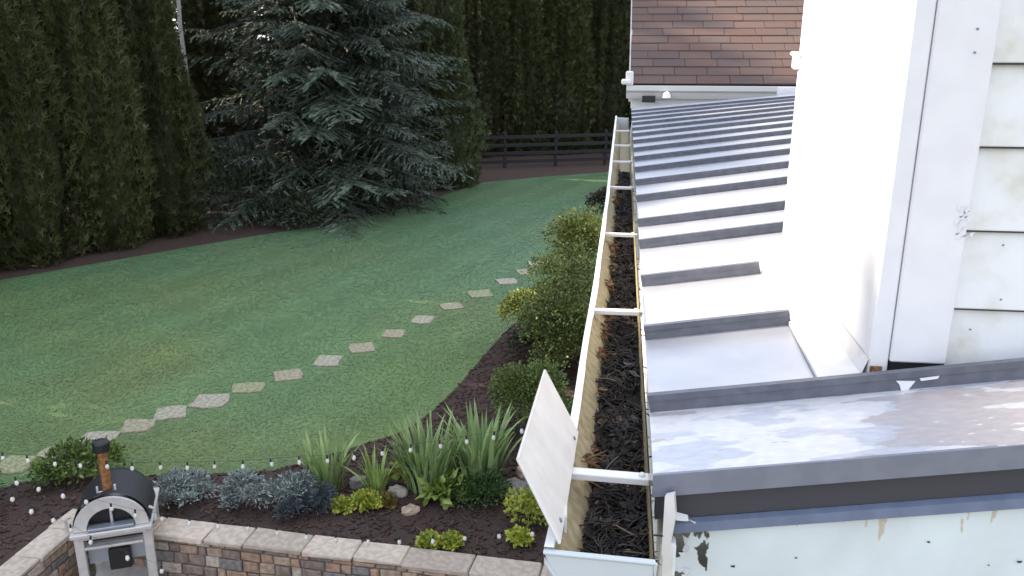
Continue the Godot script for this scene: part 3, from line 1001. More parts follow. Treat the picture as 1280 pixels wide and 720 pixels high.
# ---------------------------------------------------------------- garden walls
func stone_wall(w: Node3D, A: Vector3, B: Vector3, face: Vector3, top: float, bottom: float) -> void:
	var d := (B - A)
	var len := d.length()
	d = d.normalized()
	var bs := Basis(d, Vector3.UP, d.cross(Vector3.UP))
	if bs.z.dot(face) < 0: bs = Basis(-d, Vector3.UP, (-d).cross(Vector3.UP))
	var core := Mb.new()
	core.box((A + B) / 2 + Vector3.UP * (top + bottom) / 2, Vector3(len, top - bottom, 0.24), 0.0, bs)
	put("mortar_core", core.mesh(M.mortar), w)
	var y := bottom
	var ns := 0
	while y < top - 0.03:
		var ch := minf(rng.randf_range(0.09, 0.15), top - y)
		if top - y - ch < 0.05: ch = top - y
		var s := 0.0
		while s < len - 0.02:
			var sl := minf(rng.randf_range(0.10, 0.30), len - s)
			var b := Mb.new()
			b.box(Vector3.ZERO, Vector3(sl - 0.014, ch - 0.014, 0.09), 0.012, Basis.IDENTITY, Color.WHITE, 0.006, rng)
			var m := put("stone", b.mesh(M.stones[rng.randi_range(0, 5)]), w) if ns < 0 else fast_put("stone", ns, b.mesh(M.stones[rng.randi_range(0, 5)]), w)
			ns += 1
			m.transform = Transform3D(bs, A + d * (s + sl / 2) + Vector3.UP * (y + ch / 2) + bs.z * (0.095 + rng.randf_range(0, 0.016)))
			s += sl
		y += ch
	var s := 0.0
	var nc := 0
	while s < len - 0.05:
		var sl := minf(rng.randf_range(0.42, 0.78), len - s)
		if len - s - sl < 0.2: sl = len - s
		var b := Mb.new()
		b.box(Vector3.ZERO, Vector3(sl - 0.01, 0.06, 0.34 + rng.randf_range(-0.02, 0.02)), 0.012, Basis.IDENTITY, Color.WHITE, 0.008, rng)
		var m := fast_put("cap_stone", nc, b.mesh(M.caps[rng.randi_range(0, 2)]), w)
		nc += 1
		m.transform = Transform3D(bs, A + d * (s + sl / 2) + Vector3.UP * (top + 0.03 + rng.randf_range(0, 0.006)) + bs.z * rng.randf_range(-0.01, 0.01))
		s += sl

func make_walls() -> void:
	var w := thing("retaining_wall", "long low stone retaining wall with tan capstones in front of the flower bed", "stone wall")
	stone_wall(w, Vector3(-5.9, 0, -8.10), Vector3(0.06, 0, -7.66), Vector3.BACK, 0.0, -0.6)
	var w2 := thing("retaining_wall", "short stone retaining wall running diagonally to the left of the pizza oven", "stone wall")
	stone_wall(w2, Vector3(-6.26, 0, -8.26), Vector3(-6.42, 0, -4.2), Vector3.RIGHT, 0.0, -0.6)

# ---------------------------------------------------------------- trees
func spray(b: Mb, at: Vector3, dir: Vector3, side: Vector3, l: float, col: Color) -> void:
	# a flat scale-leaf fan: three fingers
	var nrm2 := dir.cross(side).normalized()
	b.tri(at - side * l * 0.09, at + dir * l + nrm2 * l * 0.1, at + side * l * 0.09, col)
	b.tri(at + dir * l * 0.1, at + (dir * 0.75 + side * 0.42) * l, at + dir * l * 0.38, col * 1.05)
	b.tri(at + dir * l * 0.1, at + (dir * 0.75 - side * 0.42) * l, at + dir * l * 0.38, col * 0.95)

func arborvitae_mesh(h: float, r: float, count: int, seed_: int, col: Color, base_y := 0.02) -> ArrayMesh:
	var g := RandomNumberGenerator.new()
	g.seed = seed_
	var fn := FastNoiseLite.new()
	fn.seed = seed_
	fn.frequency = 0.9
	fn.fractal_octaves = 3
	var b := Mb.new()
	var prof := func(t: float) -> float:
		return (0.72 + 0.28 * smoothstep(0.0, 0.18, t)) * pow(maxf(1.0 - t, 0.0), 0.62) * (1.0 + 0.12 * sin(t * 9.0))
	# inner mass
	var rings := 14
	for i in rings:
		for k in 12:
			var p := []
			for w in [[i, k], [i, k + 1], [i + 1, k + 1], [i + 1, k]]:
				var t: float = w[0] / float(rings)
				var a: float = TAU * w[1] / 12.0
				var q := Vector3(cos(a), 0, sin(a))
				var rr: float = r * (0.45 + 0.27 * smoothstep(0.0, 0.12, t)) * prof.call(t) * (1.0 + 0.3 * fn.get_noise_3d(q.x * 2.6, t * h * 0.10, q.z * 2.6))
				p.append(q * rr + Vector3.UP * (base_y + t * (h - base_y)))
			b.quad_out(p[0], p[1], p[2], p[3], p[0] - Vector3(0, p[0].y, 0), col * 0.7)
	for i in count:
		var t := 1.0 - sqrt(1.0 - g.randf() * 0.995)
		t = lerpf(t, g.randf(), 0.35)
		if i % 9 == 0: t = g.randf() * 0.05
		var a := g.randf() * TAU
		var q := Vector3(cos(a), 0, sin(a))
		var lump: float = fn.get_noise_3d(q.x * 2.6, t * h * 0.10, q.z * 2.6)
		var rr: float = r * prof.call(t) * (0.95 + 0.62 * lump) * g.randf_range(0.82, 1.04)
		var at := q * rr + Vector3.UP * (base_y + t * (h - base_y))
		var dir := (q * g.randf_range(0.15, 0.7) + Vector3.UP * g.randf_range(0.5, 1.1) + Vector3(g.randf_range(-0.4, 0.4), 0, g.randf_range(-0.4, 0.4))).normalized()
		var side := dir.cross(Vector3(g.randf_range(-1, 1), g.randf_range(-1, 1), g.randf_range(-1, 1))).normalized()
		var c := col * (0.8 + 0.5 * g.randf() + 0.35 * lump)
		spray(b, at, dir, side, g.randf_range(0.15, 0.32), c)
	return b.mesh(M.conifer)

func trunk_mesh(h: float, r: float, m: Material, bend := 0.0) -> ArrayMesh:
	var b := Mb.new()
	var pts := []
	var rad := []
	for i in 9:
		var t := i / 8.0
		pts.append(Vector3(bend * sin(t * 2.2), t * h, bend * 0.6 * sin(t * 3.0)))
		rad.append(r * (1.25 if i == 0 else lerpf(1.0, 0.12, t)))
	b.tube(pts, rad, 9)
	return b.mesh(m)

func spruce_mesh(h: float, r: float, seed_: int) -> ArrayMesh:
	var g := RandomNumberGenerator.new()
	g.seed = seed_
	var b := Mb.new()
	var y := 0.5
	var whorl := 0
	while y < h - 0.4:
		var t := y / h
		var reach := r * pow(1.0 - t, 0.75) * (0.84 + 0.16 * smoothstep(0.0, 0.12, t))
		var nb := 9 if t < 0.75 else 6
		for k in nb:
			var a := TAU * (k + g.randf_range(-0.35, 0.35)) / nb + whorl * 1.1
			var L := reach * g.randf_range(0.62, 1.15)
			var q := Vector3(cos(a), 0, sin(a))
			var sd := Vector3(-q.z, 0, q.x)
			var droop := g.randf_range(0.18, 0.50)
			var segs := 7
			var tint := g.randf_range(0.5, 1.35)
			var old := Vector3.UP * (y + g.randf_range(-0.22, 0.22))
			var start := old
			for s in segs:
				var f := (s + 1.0) / segs
				var p := start + q * L * f + Vector3.UP * L * (0.10 * f - droop * f * f + 0.18 * f * f * f)
				b.tri(old - Vector3.UP * 0.02, p, old + Vector3.UP * 0.02, Color(0.03, 0.025, 0.02))
				if f > 0.22:
					# side twigs, hanging a little, each a bottle-brush of needles
					var nt := 5
					for w in nt:
						for sg in [-1.0, 1.0]:
							var o := old.lerp(p, (w + g.randf()) / nt)
							var tl := L * 0.34 * (1.12 - f) + 0.22
							var dv: Vector3 = (sd * sg + q * g.randf_range(0.35, 0.8) + Vector3.UP * g.randf_range(-0.75, -0.1)).normalized()
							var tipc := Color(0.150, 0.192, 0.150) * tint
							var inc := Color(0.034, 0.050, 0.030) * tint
							var up := dv.cross(sd + Vector3.UP * 0.4).normalized()
							var m := 4
							for z in m:
								var c0 := o + dv * tl * z / m + Vector3.UP * (-0.10 * tl * z * z / (m * m))
								var c1 := o + dv * tl * (z + 1.25) / m + Vector3.UP * (-0.10 * tl * (z + 1) * (z + 1) / (m * m))
								var wd := 0.06 * (1.0 - 0.45 * z / m) * g.randf_range(0.7, 1.3)
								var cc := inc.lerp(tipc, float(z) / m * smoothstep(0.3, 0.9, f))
								var cr := dv.cross(Vector3(g.randf_range(-1, 1), 1, g.randf_range(-1, 1))).normalized()
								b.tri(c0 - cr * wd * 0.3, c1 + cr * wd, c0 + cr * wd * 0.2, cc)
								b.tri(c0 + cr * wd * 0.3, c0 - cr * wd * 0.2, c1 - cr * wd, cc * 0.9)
								if g.randf() < 0.5:
									b.tri(c0, c1 + Vector3.UP * wd * 0.8, c1 - Vector3.UP * wd * 0.3, cc * 1.05)
				old = p
		y += g.randf_range(0.34, 0.5)
		whorl += 1
	# short inner shoots hide the trunk
	for i in 6500:
		var t := g.randf()
		var yq := 0.4 + t * (h - 1.0)
		var a := g.randf() * TAU
		var rr := r * pow(1.0 - t, 0.8) * g.randf_range(0.1, 0.74)
		var at := Vector3(cos(a) * rr, yq, sin(a) * rr)
		var dv := Vector3(cos(a) + g.randf_range(-0.6, 0.6), g.randf_range(-0.6, 0.3), sin(a) + g.randf_range(-0.6, 0.6)).normalized()
		var sd := dv.cross(Vector3(g.randf_range(-1, 1), g.randf_range(-1, 1), 0.3)).normalized()
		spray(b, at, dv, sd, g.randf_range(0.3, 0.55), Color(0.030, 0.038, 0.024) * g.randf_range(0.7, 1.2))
	return b.mesh(M.needle)

func leaf(b: Mb, at: Vector3, dir: Vector3, side: Vector3, l: float, w: float, col: Color) -> void:
	var nn := dir.cross(side).normalized()
	var m := at + dir * l * 0.45 - nn * l * 0.06
	b.tri(at, at + dir * l * 0.45 + side * w * 0.5, m, col)
	b.tri(m, at + dir * l * 0.45 + side * w * 0.5, at + dir * l, col)
	b.tri(at, m, at + dir * l * 0.45 - side * w * 0.5, col * 0.92)
	b.tri(m, at + dir * l, at + dir * l * 0.45 - side * w * 0.5, col * 0.92)

func blob_mesh(blobs: Array, count: int, l: float, w: float, seed_: int, cols: Array, m: Material, fill := 0.45) -> ArrayMesh:
	# blobs: [centre, radius vector]; leaves sit through the outer shell of each
	var g := RandomNumberGenerator.new()
	g.seed = seed_
	var b := Mb.new()
	var tot := 0.0
	for q in blobs: tot += q[1].x * q[1].y + q[1].x * q[1].z
	for q in blobs:
		var k := int(count * (q[1].x * q[1].y + q[1].x * q[1].z) / tot)
		var tone := g.randf_range(0.82, 1.18)
		for i in k:
			var d := Vector3(g.randfn(), g.randfn(), g.randfn()).normalized()
			if d.y < -0.5: d.y *= -0.6
			var rr := pow(g.randf(), fill) * g.randf_range(0.9, 1.08)
			var at: Vector3 = q[0] + d * q[1] * rr
			if at.y < 0.01: continue
			var dir := (d + Vector3(g.randf_range(-0.8, 0.8), g.randf_range(-0.5, 0.8), g.randf_range(-0.8, 0.8))).normalized()
			var side := dir.cross(Vector3(g.randf_range(-1, 1), g.randf_range(0.2, 1), g.randf_range(-1, 1))).normalized()
			var c: Color = cols[g.randi_range(0, cols.size() - 1)]
			leaf(b, at, dir, side, l * g.randf_range(0.6, 1.3), w * g.randf_range(0.7, 1.2), c * tone * g.randf_range(0.8, 1.2))
	return b.mesh(m)

func plant(called: String, label: String, category: String, at: Vector3, mesh: Mesh, stem_h := 0.2, stem_r := 0.02, group := "", turn := 0.0, bark: Material = null) -> Node3D:
	var t := thing(called, label, category, at, turn, group)
	put("foliage", mesh, t)
	put("stem", trunk_mesh(stem_h, stem_r, bark if bark else M.bark), t)
	return t

func make_trees() -> void:
	# -------- evergreen screen along the left of the lawn
	var green := Color(0.036, 0.041, 0.010)
	var arb := []
	for i in 3:
		var t := thing("arborvitae", "", "tree", Vector3.ZERO, 0.0, "evergreen screen trees along the lawn")
		put("crown", arborvitae_mesh(13.0, 1.25, 17000, 100 + i, green * (0.9 + 0.12 * i)), t)
		put("trunk", trunk_mesh(12.0, 0.16, M.bark), t)
		arb.append(t)
	var spots := [
		[-15.9, -17.4, 0.98, "dark olive arborvitae at the left edge of the picture, behind the lawn", 0],
		[-14.9, -19.4, 1.0, "tall dark arborvitae second from the left behind the lawn", 1],
		[-14.0, -21.1, 1.04, "broad plumed dark arborvitae third from the left, between its neighbours in the screen", 2],
		[-13.2, -22.9, 1.0, "dark arborvitae of the screen nearest the blue spruce", 0],
		[-17.5, -21.5, 1.15, "taller dark evergreen behind the first two screen trees on the left", 1],
		[-16.4, -25.0, 1.1, "taller dark evergreen behind the third screen tree from the left", 2],
		# on along the garden, out of the picture, where the screen goes on
		[-16.3, -15.3, 1.0, "arborvitae next to the left end of the visible screen", 2],
		[-16.4, -13.25, 1.0, "arborvitae beside the near lawn, opposite the far end of the metal roof", 0],
		[-16.5, -10.2, 0.98, "arborvitae beside the near lawn, opposite the middle of the metal roof", 1],
		[-16.6, -7.9, 1.0, "arborvitae beside the near lawn, opposite the upper storey wall", 2],
		[-16.7, -5.6, 0.99, "arborvitae beside the near lawn, opposite the end of the gutter", 0],
		[-16.8, -3.3, 1.0, "arborvitae level with the near corner of the house", 1],
		[-16.9, -1.0, 1.0, "arborvitae behind the camera's left, first past the house corner", 2],
		[-17.0, 1.3, 1.0, "arborvitae behind the camera's left, second past the house corner", 0],
	]
	for i in spots.size():
		var s: Array = spots[i]
		var pos := Vector3(s[0], 0, s[1])
		var wide := 1.25 if i > 5 else 1.0      # unseen ones widened to close gaps that would let sun onto the lawn
		var sc := Vector3(wide + 0.05 * sin(i * 2.0), s[2], wide + 0.05 * cos(i * 3.0))
		if i < 3:
			arb[s[4]].position = pos
			arb[s[4]].rotation.y = i * 1.3
			arb[s[4]].scale = sc
			arb[s[4]].set_meta("label", s[3])
		else:
			copy(arb[s[4]], pos, i * 1.9, sc, s[3])
	# -------- unseen taller broadleaf trees added behind the screen, tops shaped to shade the house
	var tops := [[0.5, 5.5], [-0.3, 5.4], [-0.7, 5.55], [-1.05, 5.48], [-3.15, 5.2], [-3.5, 5.2], [-3.9, 5.4], [-4.4, 5.55], [-5.1, 5.5], [-5.8, 5.6], [-6.5, 5.6], [-7.2, 5.9], [-7.9, 6.15], [-8.6, 6.25], [-9.3, 6.25], [-10.0, 6.35], [-10.8, 6.4]]
	var dxs := 21.4
	var groups := [[0, 4, "unseen broadleaf tree added for shade behind the near end of the evergreen screen"], [4, 8, "unseen broadleaf tree added for shade behind the screen, opposite the middle of the gutter"], [8, 12, "unseen broadleaf tree added for shade behind the screen, opposite the far end of the gutter"], [12, 17, "unseen tall broadleaf tree added for shade behind the screen, opposite the brown shingled wing"]]
	for gi in groups.size():
		var q: Array = groups[gi]
		var z0: float = (tops[q[0]][0] + tops[q[1] - 1][0]) / 2.0 - dxs * tan(deg_to_rad(6.0))
		var bl := []
		for k in range(q[0], q[1]):
			var top: float = tops[k][1] + dxs * tan(deg_to_rad(29.0)) / cos(deg_to_rad(6.0))
			var zz: float = tops[k][0] - dxs * tan(deg_to_rad(6.0)) - z0
			for lv in 8:
				bl.append([Vector3(sin(k * 2.3 + lv) * (0.25 if lv == 0 else 1.2), top - 1.05 - lv * 1.28, zz + sin(k * 3.0 + lv * 2.0) * 0.25 * minf(lv, 1)), Vector3(0.8, 0.55, 0.45) * (1.0 + 0.35 * minf(lv, 2))])
		var t := thing("broadleaf_tree", q[2], "tree", Vector3(-21.1, 0, z0), 0.0, "unseen broadleaf trees added for shade")
		put("crown", blob_mesh(bl, 16000, 0.26, 0.19, 330 + gi, [Color(0.05, 0.075, 0.02), Color(0.07, 0.085, 0.02)], M.leaf, 0.5), t)
		put("trunk", trunk_mesh(15.0, 0.25, M.bark, 0.3), t)
	var low := []  # one more unseen tree, added to block sun streaks across the lawn
	for k in 14: low.append([Vector3(sin(k * 4.1) * 1.0, 4.6 + k * 0.85, sin(k * 2.7) * 2.4), Vector3(1.3, 1.1, 1.3)])
	var lt := thing("broadleaf_tree", "unseen low branched broadleaf tree added for shade behind the left end of the visible screen", "tree", Vector3(-20.4, 0, -17.6), 0.0, "unseen broadleaf trees added for shade")
	put("crown", blob_mesh(low, 14000, 0.28, 0.2, 340, [Color(0.05, 0.075, 0.02), Color(0.07, 0.085, 0.02)], M.leaf, 0.5), lt)
	put("trunk", trunk_mesh(14.0, 0.25, M.bark, 0.3), lt)
	# -------- blue spruce
	var sp := thing("blue_spruce", "large blue spruce with layered drooping boughs sweeping over the lawn edge", "tree", Vector3(-9.6, 0, -27.5), 0.4)
	put("crown", spruce_mesh(15.0, 5.6, 7), sp)
	put("trunk", trunk_mesh(13.5, 0.24, M.bark), sp)
	# low dark growth round its foot
	var sk := blob_mesh([[Vector3(0, 0.5, 0), Vector3(1.1, 0.8, 0.9)], [Vector3(0.8, 0.4, 0.3), Vector3(0.8, 0.6, 0.7)]], 1500, 0.16, 0.06, 9, [Color(0.03, 0.04, 0.022), Color(0.04, 0.05, 0.026)], M.leaf)
	var ss := plant("shrub", "low dark shrub under the left boughs of the blue spruce", "shrub", Vector3(-10.2, 0, -24.4), sk, 0.5, 0.03, "dark shrubs at the foot of the evergreens")
	copy(ss, Vector3(-11.6, 0, -24.6), 1.0, Vector3(1.3, 1.9, 1.2), "dark shrub filling the gap between the screen and the blue spruce")
	copy(ss, Vector3(-8.7, 0, -26.2), 2.0, Vector3(1.1, 1.1, 1.1), "low dark shrub under the middle boughs of the blue spruce")
	copy(ss, Vector3(-7.6, 0, -28.1), 4.0, Vector3(1.0, 1.15, 1.0), "low dark shrub between the blue spruce and the columnar evergreen")
	# -------- birch trunks behind, columnar evergreen, far trees
	var bi := thing("birch", "thin pale birch with two trunks showing between the screen and the spruce", "tree", Vector3(-14.7, 0, -27.8))
	var bt := Mb.new()
	bt.tube([Vector3(0, 0, 0), Vector3(0.03, 3, 0), Vector3(-0.02, 6, 0.05), Vector3(0.15, 9, 0.1), Vector3(0.1, 12, 0)], [0.10, 0.085, 0.07, 0.05, 0.02], 8)
	put("trunk", bt.mesh(M.birch), bi)
	var bt2 := Mb.new()
	bt2.tube([Vector3(-0.05, 0, 0.1), Vector3(-0.2, 3, 0.1), Vector3(-0.3, 6, 0.1), Vector3(-0.5, 9, 0.0), Vector3(-0.7, 11, 0)], [0.07, 0.06, 0.045, 0.03, 0.015], 8)
	put("trunk", bt2.mesh(M.birch), bi)
	put("crown", blob_mesh([[Vector3(0, 10, 0), Vector3(1.8, 2.2, 1.8)], [Vector3(-1, 8.6, 0.4), Vector3(1.3, 1.0, 1.2)]], 2200, 0.12, 0.08, 12, [Color(0.06, 0.09, 0.03), Color(0.08, 0.10, 0.03)], M.leaf), bi)
	var col := thing("columnar_evergreen", "narrow columnar olive green evergreen to the right of the blue spruce", "tree", Vector3(-6.75, 0, -31.9), 0.0)
	put("crown", arborvitae_mesh(11.5, 1.35, 14000, 140, Color(0.040, 0.050, 0.015)), col)
	put("trunk", trunk_mesh(10.5, 0.14, M.bark), col)
	var far := [
		[-6.9, -41.5, 1.0, 1.25, "dark evergreen behind the left end of the dark fence"],
		[-5.0, -42.5, 1.12, 1.2, "dark evergreen behind the dark fence, second from its left end"],
		[-2.9, -43.0, 1.05, 1.3, "dark evergreen behind the middle of the dark fence"],
		[-0.8, -44.0, 1.15, 1.25, "dark evergreen behind the dark fence beside the brown roof"],
		[1.6, -44.5, 1.1, 1.3, "dark evergreen behind the dark fence, mostly hidden by the brown roof"],
		[4.0, -45.0, 1.1, 1.3, "dark evergreen behind the fence, hidden by the house wing"],
		[-9.2, -38.5, 1.1, 1.3, "dark evergreen between the columnar evergreen and the spruce, far back"],
		[-12.5, -34.0, 1.15, 1.3, "dark evergreen rising behind the blue spruce on its left"],
		[-15.2, -31.5, 1.2, 1.3, "dark evergreen far behind the birch trunks"],
		[-18.5, -28.5, 1.2, 1.3, "dark evergreen far behind the screen trees"],
		[-11.0, -37.0, 1.15, 1.4, "dark evergreen hidden behind the top of the blue spruce"],
	]
	for i in far.size():
		var f: Array = far[i]
		copy(arb[i % 3], Vector3(f[0], 0, f[1]), i * 2.3, Vector3(f[3], f[2], f[3]), f[4], "dark evergreens at the back of the garden")
	# broadleaf trees beyond, closing the view and catching some sun
	for i in 6:
		var bl := []
		var g := RandomNumberGenerator.new()
		g.seed = 300 + i
		for k in 16:
			var y := g.randf_range(1.5, 12.0)
			var rr := 3.0 * sqrt(maxf(0.1, 1.0 - pow((y - 6.5) / 7.0, 2)))
			bl.append([Vector3(g.randf_range(-rr, rr), y, g.randf_range(-rr, rr)), Vector3(1.6, 1.2, 1.6) * g.randf_range(0.8, 1.3)])
		var P: Vector3 = [Vector3(-3, 0, -53), Vector3(2.5, 0, -54), Vector3(-9.5, 0, -50), Vector3(-15, 0, -46), Vector3(-20.5, 0, -41), Vector3(-25, 0, -34)][i]
		var L: String = ["broadleaf tree far behind the middle of the dark fence", "broadleaf tree far behind the brown shingled wing", "broadleaf tree far behind the columnar evergreen, a few leaves in the sun", "broadleaf tree far behind the blue spruce, a few leaves in the sun", "broadleaf tree far behind the birch trunks", "broadleaf tree far behind the left screen trees"][i]
		var t := thing("broadleaf_tree", L, "tree", P, 0.0, "broadleaf trees beyond the garden")
		put("crown", blob_mesh(bl, 7000, 0.34, 0.24, 310 + i, [Color(0.05, 0.075, 0.02), Color(0.07, 0.085, 0.02), Color(0.10, 0.09, 0.02)], M.leaf, 0.5), t)
		put("trunk", trunk_mesh(11.0, 0.28, M.bark, 0.4), t)

# ---------------------------------------------------------------- garden
func iris(label: String, at: Vector3, blades: int, h: float, spread: float, seed_: int, tint: Color) -> void:
	var g := RandomNumberGenerator.new()
	g.seed = seed_
	var t := thing("iris_clump", label, "plant", at, 0.0, "sword leaved clumps in the flower bed")
	var variants := []
	for i in 6:
		var b := Mb.new()
		var bend := g.randf_range(0.03, 0.32) if i < 4 else g.randf_range(0.32, 0.6)
		var wd := g.randf_range(0.026, 0.042)
		var c := tint * g.randf_range(0.8, 1.2)
		var ks := 6
		var old := Vector3.ZERO
		var ow := wd * 0.8
		for s in ks:
			var f := (s + 1.0) / ks
			var p := Vector3(bend * f * f, f - 0.25 * bend * f * f * f, 0)
			var w := wd * (1.0 - pow(f, 3.0))
			var cc := c.lerp(c * 1.25, f)
			var fold := Vector3(0.008, 0, 0)
			b.quad(old + Vector3(0, 0, -ow), p + Vector3(0, 0, -w), p + fold, old + fold, cc)
			b.quad(old + fold, p + fold, p + Vector3(0, 0, w), old + Vector3(0, 0, ow), cc * 0.93)
			old = p
			ow = w
		variants.append(b.mesh(M.leaf))
	for i in blades:
		var m := fast_put("blade", i, variants[i % 6], t)
		var a := g.randf() * TAU
		var rr := spread * sqrt(g.randf())
		var s := h * g.randf_range(0.62, 1.08)
		m.transform = Transform3D(Basis.from_euler(Vector3(g.randf_range(-0.12, 0.12), a + g.randf_range(-0.7, 0.7), g.randf_range(-0.16, 0.05))).scaled(Vector3(s, s, s * 1.2)), Vector3(cos(a) * rr, 0, -sin(a) * rr))

func rock(label: String, at: Vector3, size: Vector3, m: Material, seed_: int, turn := 0.0) -> void:
	var g := RandomNumberGenerator.new()
	g.seed = seed_
	var fn := FastNoiseLite.new()
	fn.seed = seed_
	fn.frequency = 1.1
	var b := Mb.new()
	var nu := 12
	var nv := 7
	for i in nv:
		for k in nu:
			var p := []
			for w in [[i, k], [i, k + 1], [i + 1, k + 1], [i + 1, k]]:
				var th: float = PI * w[0] / nv
				var ph: float = TAU * w[1] / nu
				var q := Vector3(sin(th) * cos(ph), cos(th), sin(th) * sin(ph))
				var rr := 1.0 + 0.45 * fn.get_noise_3dv(q)
				q = q * rr
				q.x = clampf(q.x, -0.85, 0.85); q.y = clampf(q.y, -0.5, 0.72); q.z = clampf(q.z, -0.85, 0.85)
				p.append(q * size * 0.5 + Vector3.UP * size.y * 0.2)
			b.quad_out(p[0], p[1], p[2], p[3], p[0] + p[2])
	var o := put("rock", b.mesh(m))
	o.position = at
	o.rotation.y = turn
	tag(o, label, "rock")

func make_garden() -> void:
	# -------- stepping stones
	var st := steps
	var names := ["nearest the bottom left corner", "beside the leafy bush left of the oven", "just beyond the oven chimney", "fourth from the oven end", "fifth from the oven end", "sixth from the oven end", "seventh from the oven end", "eighth from the oven end", "in the middle of the path", "tenth from the oven end", "eleventh from the oven end", "twelfth from the oven end", "thirteenth from the oven end", "level with the yellow shrub", "third from its far end", "second from its far end", "at its far end by tall shrubs"]
	for i in st.size():
		var b := Mb.new()
		var g := RandomNumberGenerator.new()
		g.seed = 500 + i
		var w := 0.43 * g.randf_range(0.9, 1.12)
		var l := 0.46 * g.randf_range(0.9, 1.12)
		var poly := [Vector2(-w / 2, -l / 2), Vector2(-0.02, -l / 2 - 0.015), Vector2(w / 2, -l / 2), Vector2(w / 2 + 0.015, 0.02), Vector2(w / 2, l / 2), Vector2(0.03, l / 2 + 0.012), Vector2(-w / 2, l / 2), Vector2(-w / 2 - 0.01, 0)]
		for k in poly.size(): poly[k] += Vector2(g.randf_range(-0.035, 0.035), g.randf_range(-0.03, 0.03))
		b.prism(poly, Vector3.RIGHT, Vector3.BACK, Vector3(0, -0.02, 0), Vector3(0, 0.056, 0))
		var small := []
		for p in poly: small.append(p * 0.94)
		b.prism(small, Vector3.RIGHT, Vector3.BACK, Vector3(0, 0.03, 0), Vector3(0, 0.011, 0))
		var o := put("stepping_stone", b.mesh(M.step[[2, 0, 1, 0, 1, 1, 2, 0, 1, 0, 0, 1, 0, 2, 1, 0, 1][i]]))
		o.position = Vector3(st[i][0], -0.012, st[i][1])
		o.scale = Vector3(g.randf_range(0.88, 1.1), 1, g.randf_range(0.88, 1.1))
		o.rotation.y = 0.25 + g.randf_range(-0.2, 0.2)
		tag(o, "flat pale stepping stone in the lawn path, " + names[i], "stepping stone", "stepping stones across the lawn")
	# -------- tall shrubs by the house
	var gg := [Color(0.19, 0.23, 0.06), Color(0.26, 0.29, 0.07), Color(0.13, 0.17, 0.05)]
	var blA := []
	var g := RandomNumberGenerator.new()
	g.seed = 44
	for k in 26:
		var a := g.randf() * TAU
		var y := g.randf_range(0.4, 2.1)
		var rr := 0.62 * sqrt(g.randf())
		blA.append([Vector3(cos(a) * rr, y, sin(a) * rr), Vector3(0.42, 0.36, 0.42) * g.randf_range(0.8, 1.2)])
	plant("shrub", "tall bushy shrub close behind the gutter, beyond the others", "shrub", Vector3(-0.85, 0, -15.9), blob_mesh(blA, 14000, 0.062, 0.042, 45, gg, M.leaf), 1.8, 0.04, "shrubs along the house")
	var blB := []
	for k in 26:
		var a := g.randf() * TAU
		var y := g.randf_range(0.3, 1.85)
		var rr := 0.60 * sqrt(g.randf())
		blB.append([Vector3(cos(a) * rr, y, sin(a) * rr), Vector3(0.42, 0.34, 0.42) * g.randf_range(0.8, 1.2)])
	plant("shrub", "dark green rounded shrub behind the gutter, between the tall one and the splash guard", "shrub", Vector3(-0.85, 0, -13.6), blob_mesh(blB, 14000, 0.058, 0.04, 46, [Color(0.14, 0.18, 0.05), Color(0.20, 0.23, 0.06), Color(0.10, 0.14, 0.04)], M.leaf), 1.4, 0.04, "shrubs along the house")
	plant("shrub", "rounded green shrub just left of the tip of the splash guard", "shrub", Vector3(-1.18, 0, -11.0), blob_mesh([[Vector3(0, 0.55, 0), Vector3(0.52, 0.5, 0.5)], [Vector3(0.35, 0.4, 0.2), Vector3(0.4, 0.4, 0.4)], [Vector3(-0.2, 0.75, 0), Vector3(0.36, 0.34, 0.36)], [Vector3(0.2, 0.8, -0.1), Vector3(0.36, 0.32, 0.36)]], 9000, 0.05, 0.034, 47, [Color(0.12, 0.17, 0.045), Color(0.16, 0.21, 0.05)], M.leaf), 0.8, 0.03, "shrubs along the house")
	plant("shrub", "yellow tipped shrub beside the far stepping stones", "shrub", Vector3(-1.72, 0, -14.7), blob_mesh([[Vector3(0, 0.85, 0), Vector3(0.30, 0.24, 0.30)], [Vector3(-0.12, 0.72, 0.1), Vector3(0.28, 0.24, 0.28)], [Vector3(0.15, 0.9, 0), Vector3(0.24, 0.18, 0.24)]], 3200, 0.055, 0.038, 48, [Color(0.58, 0.58, 0.15), Color(0.42, 0.46, 0.11), Color(0.18, 0.23, 0.06)], M.leaf), 0.8, 0.03, "shrubs along the house")
	plant("shrub", "reddish dark shrub under the yellow tipped one", "shrub", Vector3(-1.45, 0, -13.9), blob_mesh([[Vector3(0, 0.35, 0), Vector3(0.42, 0.34, 0.4)], [Vector3(0.3, 0.5, 0), Vector3(0.36, 0.34, 0.36)]], 3600, 0.055, 0.038, 49, [Color(0.04, 0.04, 0.022), Color(0.055, 0.035, 0.022), Color(0.04, 0.055, 0.024)], M.leaf), 0.5, 0.02, "shrubs along the house")
	plant("shrub", "small dark shrub at the far right of the lawn, behind the gutter", "shrub", Vector3(-0.6, 0, -27.8), blob_mesh([[Vector3(0, 0.3, 0), Vector3(0.45, 0.34, 0.4)], [Vector3(0.2, 0.5, 0), Vector3(0.35, 0.3, 0.3)]], 1300, 0.11, 0.06, 50, [Color(0.04, 0.032, 0.022), Color(0.045, 0.045, 0.024)], M.leaf), 0.4, 0.02)
	# -------- bed plants
	iris("sword leaved clump next to the blue juniper, leftmost of the bed's clumps", Vector3(-3.55, 0, -9.22), 60, 0.74, 0.20, 61, Color(0.25, 0.34, 0.13))
	iris("small pale sword leaved clump between the two larger ones", Vector3(-2.88, 0, -9.12), 34, 0.66, 0.12, 62, Color(0.28, 0.38, 0.11))
